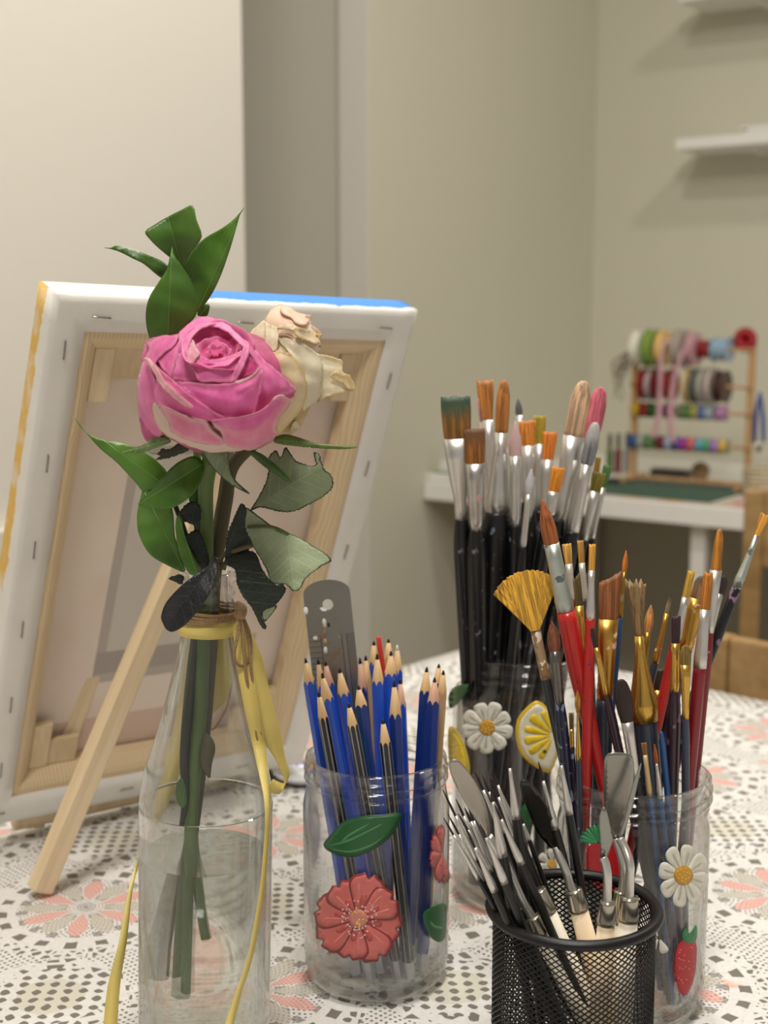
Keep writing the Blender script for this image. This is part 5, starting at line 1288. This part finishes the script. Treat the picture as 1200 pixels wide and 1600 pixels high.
M_stem = MB('stem_green'); M_stem.color(M_stem.mix(M_stem.noise(1, 3, sc=(120, 120, 20)), lin((62, 84, 36)), lin((92, 116, 54)))); M_stem.bump(M_stem.noise(1, 3, sc=(300, 300, 30)), .4, .001); M_stem.set(Roughness=.5); M_stem = M_stem.m
M_stemd = simple('stem_brownish', (84, 78, 48), .6, var=.25, scale=40); M_stemk = simple('stem_dark', (36, 44, 30), .6)
Yr = .575                                                    # pink rose centre distance
prose = thing('pink_rose', P(300, 1545, Yb), 'full pink rose with browned petal edges standing in the glass bottle', 'rose')
# petals ---------------------------------------------------------------
def petal_mat(name, a, b, under, brown, eb=.5, bl=7, rough=.55):
    m = MB(name); e = m.attr('edge')
    n = m.noise(30, 3); st = m.noise(1, 4, .6, sc=(160, 160, 60))
    col = m.mix((n*.6+st*.4).step(.3, .7), lin(a), lin(b))
    col = m.mix((e*-1+bl+(m.noise(60, 2)-.5)*10).step(0, bl)*eb, col, lin(under))
    col = m.mix((e*-1+.6+(m.noise(110, 3)-.45)*5).step(0, 1.2)*.55, col, lin(brown))
    m.color(col); m.bump(st+n*.5, .3, .0012); m.set(Roughness=rough, Sheen_Weight=.15)
    tr = m.n('ShaderNodeBsdfTranslucent'); ms = m.n('ShaderNodeMixShader'); ms.inputs[0].default_value = .22
    m.t.links.new(col, tr.inputs[0]); m.t.links.new(m.b.outputs[0], ms.inputs[1]); m.t.links.new(tr.outputs[0], ms.inputs[2]); m.t.links.new(ms.outputs[0], m.out.inputs[0])
    return m.m
PK = petal_mat('petal_pink', (222, 84, 156), (248, 142, 198), (238, 160, 192), (150, 88, 84), .35)
PKD = petal_mat('petal_deep_pink_shade', (196, 46, 116), (226, 88, 154), (224, 108, 160), (140, 60, 80), .3, 4)  # deeper pigment paints the shade among inner and back petals
PKL = petal_mat('petal_pale_pink', (224, 118, 156), (240, 164, 188), (232, 196, 190), (150, 96, 84), .6, 9)
PKW = petal_mat('petal_white_rim', (226, 196, 186), (232, 210, 196), (228, 206, 176), (160, 120, 90), .5)
RC0 = (335, 602)
def ell(x, y, c=RC0, rx=128, ry=112, A=.034):
    q = 1-((x-c[0])/rx)**2-((y-c[1])/ry)**2; return A*np.sqrt(np.clip(q, 0.0, 1))
def petal(name, ol, lay, mat, parent=prose, gx=0, gy=0, bul=1.6, w=9, lip=.9, Y=None, base=ell, thick=.0005, step=3.5, k=5, wav=.25, **kw):
    cx0 = sum(p[0] for p in ol)/len(ol); cy0 = sum(p[1] for p in ol)/len(ol)
    def fn(x, y, d):
        return base(x, y)+(lay+gx*(x-cx0)+gy*(y-cy0)+bul*.75*(1-np.exp(-(d/w/1.6)**1.6))+lip*np.exp(-(d/2.6)**2)+wav*np.sin(x*.13+y*.07+lay)+wav*.7*np.sin(y*.21-x*.05)+.10*np.sin(x*.55+y*.2)*np.sin(y*.4))*1e-3
    o, q = relief(name, ol, Y if Y is not None else Yr, fn, mat, parent, step=step, k=k, thick=thick, rag=1.1)
    return o
PP = lambda ol, lay, mat, **k: petal('petal', c5(ol), lay, mat, **k)
# body of the flower (inner petals packed), then the outer ones, back to front
lathe('packed_petals', [(0, -.0295), (.012, -.026), (.0235, -.018), (.030, -.004), (.0315, .004), (.029, .013), (.022, .020), (.012, .021), (0, .016)], PKD, prose, 40, Matrix.Translation(P(335, 606, Yr+.002)) @ Matrix.Rotation(math.radians(12), 4, 'X'))
# back row petals
PP([(95, 185), (170, 150), (260, 140), (340, 90), (420, 55), (510, 80), (600, 160), (640, 200), (740, 290), (870, 420), (840, 480), (700, 540), (300, 540), (120, 420), (70, 300)], -4.0, PKD, bul=2)
PP([(96, 186), (120, 180), (170, 152), (225, 150), (262, 148), (240, 200), (170, 260), (130, 330), (150, 420), (170, 520), (180, 600), (176, 664), (130, 686), (92, 692), (70, 640), (60, 590), (52, 510), (50, 430), (60, 350), (84, 280), (112, 220)], 1.0, PK, gx=.04, gy=-.01, bul=2.6)
PP([(172, 250), (200, 200), (240, 160), (268, 148), (278, 175), (265, 240), (240, 320), (228, 372), (200, 345), (160, 290)], 1.5, PK, gx=.03, bul=2.2)
PP([(268, 172), (290, 205), (330, 300), (366, 380), (362, 388), (300, 386), (232, 374), (240, 320), (258, 240)], 1.8, PK, gx=-.02, bul=1.2)
PP([(628, 190), (660, 220), (720, 285), (800, 350), (876, 428), (860, 445), (815, 462), (770, 480), (730, 520), (690, 548), (660, 552), (675, 450), (690, 360), (672, 300), (640, 255), (618, 215)], 1.2, PK, gx=-.03, gy=.02, bul=3.0)
# crown ring around the eye
def eye(x, y): 
    q = ((x-338)/52)**2+((y-538)/34)**2
    return ell(x, y)-.010*np.clip(1-q, 0, 1)
PE = lambda ol, lay, mat, **k: petal('petal', c5(ol), lay, mat, base=eye, **k)
PP([(262, 150), (285, 115), (330, 80), (380, 52), (430, 56), (480, 74), (520, 92), (560, 130), (600, 165), (634, 192), (612, 218), (580, 190), (530, 140), (470, 108), (400, 104), (350, 130), (315, 180), (296, 236), (275, 200)], 3.0, PK, bul=1.5)
PP([(285, 205), (300, 160), (345, 108), (400, 84), (460, 86), (420, 100), (372, 120), (335, 160), (312, 215), (298, 245)], 5.0, PK, bul=1.0)
AX = Vector((.02, -.62, .78)).normalized(); UX = Vector((1, 0, 0)); UX = (UX-AX*UX.dot(AX)).normalized(); VX = AX.cross(UX)
EC = P(338, 542, Yr-.0315)
def cup(r, t0, t1, top, mat, depth=.010, curl=.0012, parent=prose, C=EC, seed=0, ecc=0.0, thick=.00045):
    rg = random.Random(seed); n = max(10, int((t1-t0)*14)); V = []; Fc = []; rows = 7
    for i in range(n+1):
        s = i/n; th = t0+(t1-t0)*s; edge = math.sin(PI*s)**.35
        for j in range(rows):
            h = j/(rows-1); rr = r*(.72+.28*h**.7)+curl*max(0, h-.75)*4+.0006*math.sin(th*5+seed)*h+ecc*s
            z = top-depth*(1-h)-(1-edge)*depth*.55*h+.0005*math.sin(th*9+seed)*h
            V.append(C+AX*z+(UX*math.cos(th)+VX*math.sin(th))*rr)
    for i in range(n):
        for j in range(rows-1): a_ = i*rows+j; Fc.append((a_, a_+1, a_+rows+1, a_+rows))
    o = mesh_obj('petal', V, Fc, mat, parent); attr(o, 'edge', [(rows-1-(k % rows))*4+.8 for k in range(len(V))])
    s_ = o.modifiers.new('solid', 'SOLIDIFY'); s_.thickness = thick; s_.offset = 0
    u = o.modifiers.new('sub', 'SUBSURF'); u.levels = 1; u.render_levels = 1; return o
for k, (r, t0, w_, top, mt_) in enumerate(((.0142, .2, 3.0, .0010, PK), (.0132, 2.6, 2.9, .0016, PK), (.0118, 4.2, 2.6, .0016, PK), (.0108, .9, 2.7, .0008, PKD), (.0094, 3.0, 2.6, .0006, PK), (.0082, 5.0, 2.4, .0002, PKD),
        (.0068, 1.2, 2.7, -.0006, PK), (.0056, 3.4, 2.6, -.0010, PKD), (.0043, 5.2, 2.8, -.0014, PK), (.0030, .6, 3.4, -.0016, PK), (.0017, 3.0, 4.5, -.0018, PKD))):
    cup(r, t0, t0+w_, top, mt_, seed=k)
# front cup petals
PP([(340, 172), (352, 200), (375, 245), (420, 270), (470, 268), (540, 250), (598, 226), (585, 290), (560, 350), (536, 388), (450, 390), (372, 388), (350, 350), (310, 270), (300, 235), (322, 200)], 6.3, PK, gy=.03, bul=2.2)
PP([(335, 172), (348, 200), (372, 243), (345, 282), (322, 300), (304, 262), (318, 215)], 7.4, PKL, bul=1.0)
PP([(622, 196), (634, 210), (628, 250), (600, 310), (575, 360), (560, 386), (530, 390), (552, 340), (585, 270), (598, 215)], 8.4, PK, gx=.03, bul=1.4)
PP([(612, 280), (640, 262), (668, 290), (690, 312), (660, 345), (615, 362), (570, 386), (590, 330)], 5.5, PKD, bul=1.0)
PP([(248, 392), (300, 388), (420, 402), (520, 398), (580, 384), (650, 350), (688, 306), (706, 340), (694, 420), (672, 500), (660, 552), (600, 574), (520, 584), (450, 560), (360, 490), (290, 430)], 8.8, PK, gy=.035, gx=0, bul=2.6, w=12)
PP([(560, 386), (610, 372), (655, 345), (690, 304), (686, 322), (664, 356), (620, 384), (570, 400)], 11.2, PKL, gy=.02, bul=.8)
# left rolled petal
PP([(82, 272), (100, 264), (128, 284), (160, 316), (190, 345), (240, 385), (300, 440), (380, 500), (450, 545), (508, 578), (450, 590), (390, 592), (330, 578), (250, 548), (185, 516), (150, 500), (136, 440), (150, 380), (130, 320)], 9.6, PK, gx=.01, gy=.03, bul=3.0, w=10)
PP([(82, 270), (98, 262), (124, 280), (150, 318), (190, 380), (260, 450), (340, 520), (300, 520), (230, 470), (170, 410), (134, 340), (106, 300)], 12.6, PKL, gx=.01, gy=.0, bul=1.8, w=6)
# lower petals
PP([(150, 500), (128, 505), (132, 560), (155, 620), (205, 668), (290, 710), (370, 738), (432, 756), (520, 750), (600, 742), (560, 700), (480, 640), (300, 560), (190, 512)], 7.5, PKW, gy=-.02, bul=2.0)
PP([(158, 512), (200, 522), (260, 548), (330, 576), (400, 590), (440, 640), (492, 684), (490, 714), (440, 716), (380, 708), (310, 690), (255, 665), (220, 636), (210, 590)], 12.0, PKL, gy=-.02, bul=2.8, w=9)
PP([(436, 592), (500, 582), (580, 572), (650, 556), (715, 530), (765, 470), (800, 458), (842, 480), (835, 515), (790, 570), (770, 620), (776, 662), (740, 706), (680, 736), (610, 742), (540, 728), (495, 700), (488, 660), (450, 620)], 11.6, PKL, gy=-.015, bul=3.0, w=10)
PP([(436, 592), (520, 580), (600, 570), (680, 545), (730, 510), (766, 476), (790, 500), (740, 570), (700, 600), (660, 628), (600, 640), (520, 626), (470, 610)], 13.6, PK, gy=-.01, bul=2.0, w=8)
# rose sepals and stem
leaf('sepal', c2([(218, 160), (250, 148), (290, 135), (330, 112), (370, 95), (402, 118), (380, 132), (350, 142), (310, 156), (280, 163), (245, 160)]), *[c2([p])[0] for p in ((395, 115), (218, 160))], Yr-.006, LS, prose, fold=.1, bend=.1, label='pale green sepal pointing left')
leaf('sepal', c2([(520, 152), (560, 150), (612, 150), (618, 200), (640, 262), (697, 315), (660, 300), (615, 272), (575, 236), (545, 200)]), *[c2([p])[0] for p in ((560, 150), (697, 315))], Yr-.010, LPD, prose, fold=.2, bend=.1)
leaf('sepal', c2([(685, 150), (740, 165), (800, 212), (845, 255), (846, 274), (790, 240), (740, 205)]), *[c2([p])[0] for p in ((690, 152), (846, 270))], Yr, LG2, prose, fold=.15)
leaf('sepal', c2([(785, 108), (830, 93), (880, 104), (960, 128), (1095, 138), (1070, 147), (1000, 147), (900, 140), (800, 127)]), *[c2([p])[0] for p in ((790, 115), (1095, 140))], Yr+.012, leaf_mat('sepal_mid_green', (78, 104, 40), (104, 128, 60), (130, 150, 90), .5), prose, fold=.15, teeth=1.2, label='long toothed sepal pointing right')
leaf('sepal', c2([(328, 162), (360, 172), (345, 188), (400, 180), (440, 165), (468, 150), (465, 128), (430, 126), (410, 140), (385, 150), (370, 145), (350, 165)]), *[c2([p])[0] for p in ((465, 140), (330, 165))], Yr+.004, LSB, prose, fold=.1, teeth=1.5, label='brown ragged sepal')
lathe('calyx', [(0, -.006), (.004, -.005), (.0075, 0), (.009, .005), (.006, .008), (0, .009)], M_stem, prose, 20, Matrix.Translation(P(338, 708, Yr+.008)))
tube('stem', [P(330, 712, Yr+.008), P(322, 760, Yb-.014), P(322, 830, Yb-.006), P(322, 900, Yb-.003), P(318, 990, Yb-.002), P(312, 1120, Yb), P(300, 1260, Yb), P(296, 1400, Yb), P(293, 1548, Yb+.0)], [.0038, .0034, .0034, .0034, .0034, .0034, .0032, .0032, .0034], M_stem, prose, 14, 5)
tube('side_shoot', [P(318, 1145, Yb), P(325, 1165, Yb-.002), P(322, 1190, Yb-.003), P(327, 1215, Yb-.003)], [.0012, .0034, .003, .0006], M_stemd, prose, 8, 4)
# white rose --------------------------------------------------------------
Yw = .600
WH = petal_mat('petal_cream', (232, 220, 190), (240, 230, 204), (232, 214, 160), (206, 172, 92), .4, 5); WH2 = petal_mat('petal_cream_dry', (226, 204, 160), (236, 220, 184), (222, 196, 130), (190, 150, 80), .5, 6); WHP = petal_mat('petal_cream_blush', (232, 200, 176), (240, 220, 196), (236, 190, 172), (200, 160, 90), .4, 4)
wr = thing('white_rose', P(310, 1500, Yb), 'withered cream white rose with curled yellowed petals behind the pink rose', 'rose')
def ellw(x, y): return ell(x, y, (440, 580), 62, 105, .024)
PW = lambda ol, lay, mat, **k: petal('petal', c7(ol), lay, mat, parent=wr, base=ellw, Y=Yw, **k)
lathe('packed_petals', [(0, -.030), (.008, -.024), (.014, -.012), (.0165, 0), (.014, .012), (.008, .020), (0, .022)], WH2, wr, 32, Matrix.Translation(P(440, 585, Yw)))
PW([(150, 330), (200, 262), (262, 215), (300, 240), (340, 300), (400, 420), (430, 600), (380, 700), (280, 640), (200, 560), (120, 440)], 0, WH, bul=2)
PW([(262, 222), (285, 165), (320, 140), (352, 128), (400, 146), (440, 170), (490, 186), (512, 188), (522, 240), (560, 270), (574, 292), (562, 320), (566, 345), (556, 390), (500, 380), (440, 340), (380, 300), (330, 300), (290, 290)], 1.5, WHP, bul=2.2)
PW([(330, 285), (360, 278), (400, 278), (440, 300), (470, 335), (520, 372), (565, 402), (612, 410), (650, 425), (684, 436), (690, 500), (715, 515), (740, 545), (756, 594), (700, 608), (620, 628), (560, 660), (500, 690), (470, 710), (470, 600), (440, 460), (380, 380), (338, 330)], 3.5, WH, gx=.05, bul=2.2, w=12, wav=.5)
PW([(620, 520), (650, 500), (690, 512), (720, 516), (742, 548), (756, 594), (720, 592), (690, 560), (650, 545)], 7.6, WH2, gx=.05, bul=.8)
PW([(268, 440), (296, 400), (330, 378), (372, 386), (404, 400), (440, 432), (470, 480), (488, 550), (490, 620), (470, 690), (430, 745), (380, 800), (334, 842), (320, 800), (330, 750), (370, 690), (300, 560)], 5.6, WH2, gx=.0, bul=2.4, w=10, wav=.4)
PW([(320, 250), (332, 262), (334, 320), (325, 376), (300, 396), (268, 436), (240, 430), (255, 380), (262, 300), (262, 224), (285, 238)], 4.2, WH, gx=-.03, bul=2.0)
PW([(425, 270), (440, 250), (480, 262), (520, 270), (545, 290), (574, 292), (560, 318), (566, 345), (540, 345), (510, 335), (470, 320), (440, 305)], 5.5, WH2, bul=1.6, wav=1.2)
PW([(330, 262), (350, 240), (400, 235), (440, 250), (460, 275), (420, 270), (370, 262)], 5.2, WH, bul=1.2, wav=.6)
PW([(352, 128), (380, 150), (420, 160), (460, 180), (512, 188), (500, 230), (450, 240), (400, 200), (350, 170)], 4.0, WHP, bul=1.4, wav=.6)
PW([(400, 815), (420, 775), (440, 770), (455, 812), (430, 816)], -4, WH, bul=.6)
tube('stem', [P(432, 660, Yw+.004), P(400, 690, Yw+.004), P(362, 730, Yb+.004), P(352, 780, Yb+.003), P(342, 840, Yb+.002), P(334, 905, Yb+.003), P(330, 990, Yb+.004), P(318, 1150, Yb+.006), P(300, 1300, Yb+.008), P(278, 1440, Yb+.010), P(272, 1522, Yb+.010)], [.003, .003, .0033, .0036, .0036, .0034, .0034, .0032, .0032, .0034, .0040], M_stemd, wr, 14, 5)
# rose leaves -------------------------------------------------------------
def pt(x, y): return c2([(x, y)])[0]
leaf('leaf', c2([(700, 378), (725, 335), (758, 270), (768, 220), (766, 182), (795, 152), (812, 180), (830, 142), (850, 165), (872, 192), (920, 210), (945, 204), (936, 162), (956, 166), (975, 220), (1003, 248), (1008, 290), (965, 332), (930, 350), (860, 382), (800, 380), (740, 366)]), pt(700, 378), pt(960, 215), Yb-.010, LPD, wr, gx=.10, gy=-.05, fold=.16, bend=.1, teeth=1.1, label='grey-green rose leaf with torn upper edge')
leaf('leaf', c2([(680, 370), (730, 400), (800, 450), (860, 470), (925, 505), (1003, 560), (965, 588), (910, 630), (885, 672), (860, 680), (830, 655), (780, 650), (760, 600), (720, 530), (676, 450)]), pt(838, 470), pt(868, 680), Yb-.020, LP, wr, gx=.12, gy=.05, fold=.12, bend=.1, teeth=.9, label='large pale rose leaf showing its veined underside')
leaf('leaf', c2([(665, 352), (685, 375), (680, 440), (705, 500), (690, 528), (640, 545), (608, 566), (610, 480), (640, 400)]), pt(600, 570), pt(672, 355), Yb-.024, LD, prose, gx=.1, gy=.05, fold=.15, teeth=1.1, label='small dark rose leaf pointing up')
leaf('leaf', c2([(600, 575), (640, 545), (680, 530), (720, 540), (745, 600), (790, 655), (815, 650), (832, 670), (826, 692), (790, 735), (752, 752), (742, 780), (760, 812), (752, 824), (735, 805), (705, 745), (665, 690), (648, 650), (640, 600)]), pt(605, 570), pt(752, 822), Yb-.026, LD, prose, gx=.1, gy=-.02, fold=.2, bend=.2, teeth=.9, label='large dark rose leaf hanging over the bottle neck')
leaf('leaf', c2([(745, 752), (800, 735), (760, 790), (748, 792)]), pt(745, 752), pt(752, 792), Yb-.020, LP, prose)
leaf('leaf', c2([(545, 580), (558, 545), (572, 560), (578, 600), (562, 660), (520, 730), (460, 802), (412, 832), (385, 825), (366, 790), (366, 765), (385, 720), (440, 660), (505, 610)]), pt(570, 560), pt(392, 800), Yb-.030, LB, prose, gx=.02, gy=.10, fold=-.15, bend=.3, label='shrivelled black leaf hanging at the left of the bottle neck')
leaf('leaf', c2([(428, 398), (440, 375), (470, 345), (498, 348), (515, 380), (512, 420), (505, 455), (480, 430), (445, 418), (440, 408)]), pt(500, 450), pt(440, 380), Yb-.016, LD, prose, teeth=1.4, label='blackened curled leaf with a hole')
leaf('leaf', c2([(455, 475), (500, 450), (520, 480), (545, 560), (530, 600), (490, 575), (470, 540), (452, 510)]), pt(530, 590), pt(460, 480), Yb-.014, LD, prose, teeth=1.4)
leaf('leaf', c2([(392, 632), (430, 618), (450, 628), (440, 655), (415, 645)]), pt(450, 635), pt(392, 632), Yb-.010, LD, prose, teeth=1)
for pts in ([(555, 650), (590, 555), (640, 530), (705, 510)], [(560, 640), (600, 580), (650, 570)], [(560, 660), (575, 610), (572, 560)]):
    tube('leaf_stalk', [P(*pt(x, y), Yb-.012-.006*i) for i, (x, y) in enumerate(pts)], .0011, M_stemd, prose, 6, 4)
tube('leaf_stalk', [P(*pt(600, 600), Yb-.004), P(*pt(640, 460), Yb-.006), P(*pt(700, 378), Yb-.009)], .0009, M_stem, wr, 6, 4)
tube('leaf_stalk', [P(*pt(690, 440), Yb-.012), P(*pt(780, 440), Yb-.018), P(*pt(842, 468), Yb-.020)], .0008, M_stem, wr, 6, 4)
# ruscus sprigs -------------------------------------------------------------
def p1(x, y): return c1([(x, y)])[0]
sg1 = thing('greenery_sprig', P(305, 1440, Yb), 'upper green sprig with four broad pointed leaves above the roses', 'greenery')
Yg = .597
leaf('leaf', c1([(256, 125), (290, 100), (330, 75), (395, 42), (434, 27), (448, 80), (468, 145), (430, 200), (396, 256), (370, 238), (310, 190), (275, 155)]), p1(392, 250), p1(340, 60), Yg-.002, LG, sg1, gx=.06, gy=-.12, fold=-.25, bend=.3, k=3)
leaf('leaf', c1([(396, 256), (430, 200), (480, 150), (545, 112), (590, 78), (632, 30), (612, 60), (598, 110), (575, 190), (540, 290), (500, 370), (450, 428), (448, 370), (420, 300)]), p1(450, 425), p1(630, 32), Yg, LG, sg1, gx=.10, gy=-.02, fold=.14, bend=.2)
leaf('leaf', c1([(357, 180), (366, 210), (385, 240), (425, 300), (446, 360), (450, 430), (420, 470), (380, 510), (310, 525), (280, 532), (262, 480), (260, 420), (275, 365), (310, 310), (340, 260)]), p1(340, 530), p1(357, 185), Yg-.008, LG, sg1, gx=.04, gy=.0, fold=.12, bend=.4)
leaf('leaf', c1([(100, 185), (128, 186), (150, 178), (210, 190), (260, 210), (310, 230), (345, 255), (340, 280), (320, 298), (290, 278), (250, 245), (210, 225), (165, 202), (130, 190)]), p1(335, 285), p1(100, 185), Yg+.002, LG2, sg1, gx=-.05, gy=-.03, fold=.25, bend=.2)
leaf('leaf', c1([(455, 440), (456, 420), (475, 400), (497, 398), (496, 420), (486, 442)]), p1(460, 440), p1(495, 400), Yg+.01, LG, sg1)
tube('stem', [P(*p1(380, 250), Yg+.002), P(*p1(400, 350), Yg+.004), P(*p1(400, 480), Yg+.012), P(305, 620, Yg+.022), P(308, 720, Yg+.018), P(316, 850, Yb+.006), P(320, 930, Yb+.006), P(306, 1080, Yb+.005), P(296, 1200, Yb+.004), P(312, 1400, Yb), P(322, 1470, Yb-.004)], [.0009, .0012, .0014, .0016, .0018, .0018, .0018, .002, .002, .002, .0022], M_stem, sg1, 8, 5)
sg2 = thing('greenery_sprig', P(286, 1300, Yb), 'lower green sprig with curved leaves left of the rose stems', 'greenery')
leaf('leaf', c2([(40, 30), (60, 62), (90, 90), (140, 112), (230, 130), (300, 155), (345, 190), (385, 235), (365, 280), (312, 318), (265, 270), (200, 200), (140, 150), (90, 95)]), pt(370, 280), pt(40, 30), Yb-.004, LG, sg2, gx=-.04, gy=.06, fold=.14, bend=.3)
leaf('leaf', c2([(278, 355), (330, 300), (400, 220), (450, 185), (490, 175), (522, 200), (520, 250), (490, 310), (440, 352), (390, 372), (330, 368)]), pt(522, 205), pt(278, 355), Yb-.020, LG, sg2, gx=-.04, gy=.04, fold=-.14, bend=.5)
leaf('leaf', c2([(300, 300), (285, 340), (274, 400), (282, 470), (320, 540), (380, 580), (452, 608), (440, 560), (415, 470), (410, 400), (395, 352), (340, 320)]), pt(452, 606), pt(300, 302), Yb-.010, LG, sg2, gx=.10, gy=.04, fold=-.12, bend=.3)
leaf('leaf', c2([(424, 400), (419, 450), (430, 530), (460, 600), (490, 622), (508, 600), (480, 540), (452, 470), (440, 410)]), pt(498, 618), pt(428, 402), Yb-.019, LG, sg2, gx=.08, fold=.12)
leaf('leaf', c2([(470, 320), (512, 290), (520, 350), (516, 440), (500, 500), (486, 430), (476, 370)]), pt(505, 500), pt(500, 300), Yb-.008, LG2, sg2, fold=.1)
tube('stem', [P(*pt(380, 270), Yb-.006), P(*pt(440, 420), Yb-.006), P(*pt(490, 590), Yb-.008), P(312, 930, Yb-.003), P(298, 1060, Yb-.002), P(288, 1180, Yb-.002), P(290, 1240, Yb-.003), P(284, 1290, Yb-.006)], [.0010, .0012, .0014, .0016, .0024, .0022, .0018, .0012], M_stemk, sg2, 8, 5)
leaf('leaf', [(275, 1228), (284, 1215), (290, 1232), (292, 1256), (284, 1262), (276, 1248)], (290, 1216), (284, 1262), Yb-.006, LG2, sg2)

# small painted dish behind the bottle -------------------------------------
D0 = G(472, 1228)
dm = MB('painted_dish'); n_ = dm.noise(70, 2); cc_ = dm.mix(n_.step(.60, .64), lin((224, 226, 230)), lin((60, 100, 200))); cc_ = dm.mix(dm.noise(60, 1, vec=dm.scaled(dm.coord(), (1.3, 1, 1))).step(.64, .68), cc_, lin((236, 176, 40))); dm.color(cc_); dm.set(Roughness=.25)
ds = lathe('painted_dish', [(0, .0012), (.014, .0012), (.022, .006), (.024, .009), (.023, .0096), (.0215, .0076), (.013, .003), (0, .003)], dm.m, None, 40); ds.location = D0+Vector((.0, .012, 0))
tag(ds, 'small white dish with blue and yellow paint behind the pencil jar and bottle', 'dish')
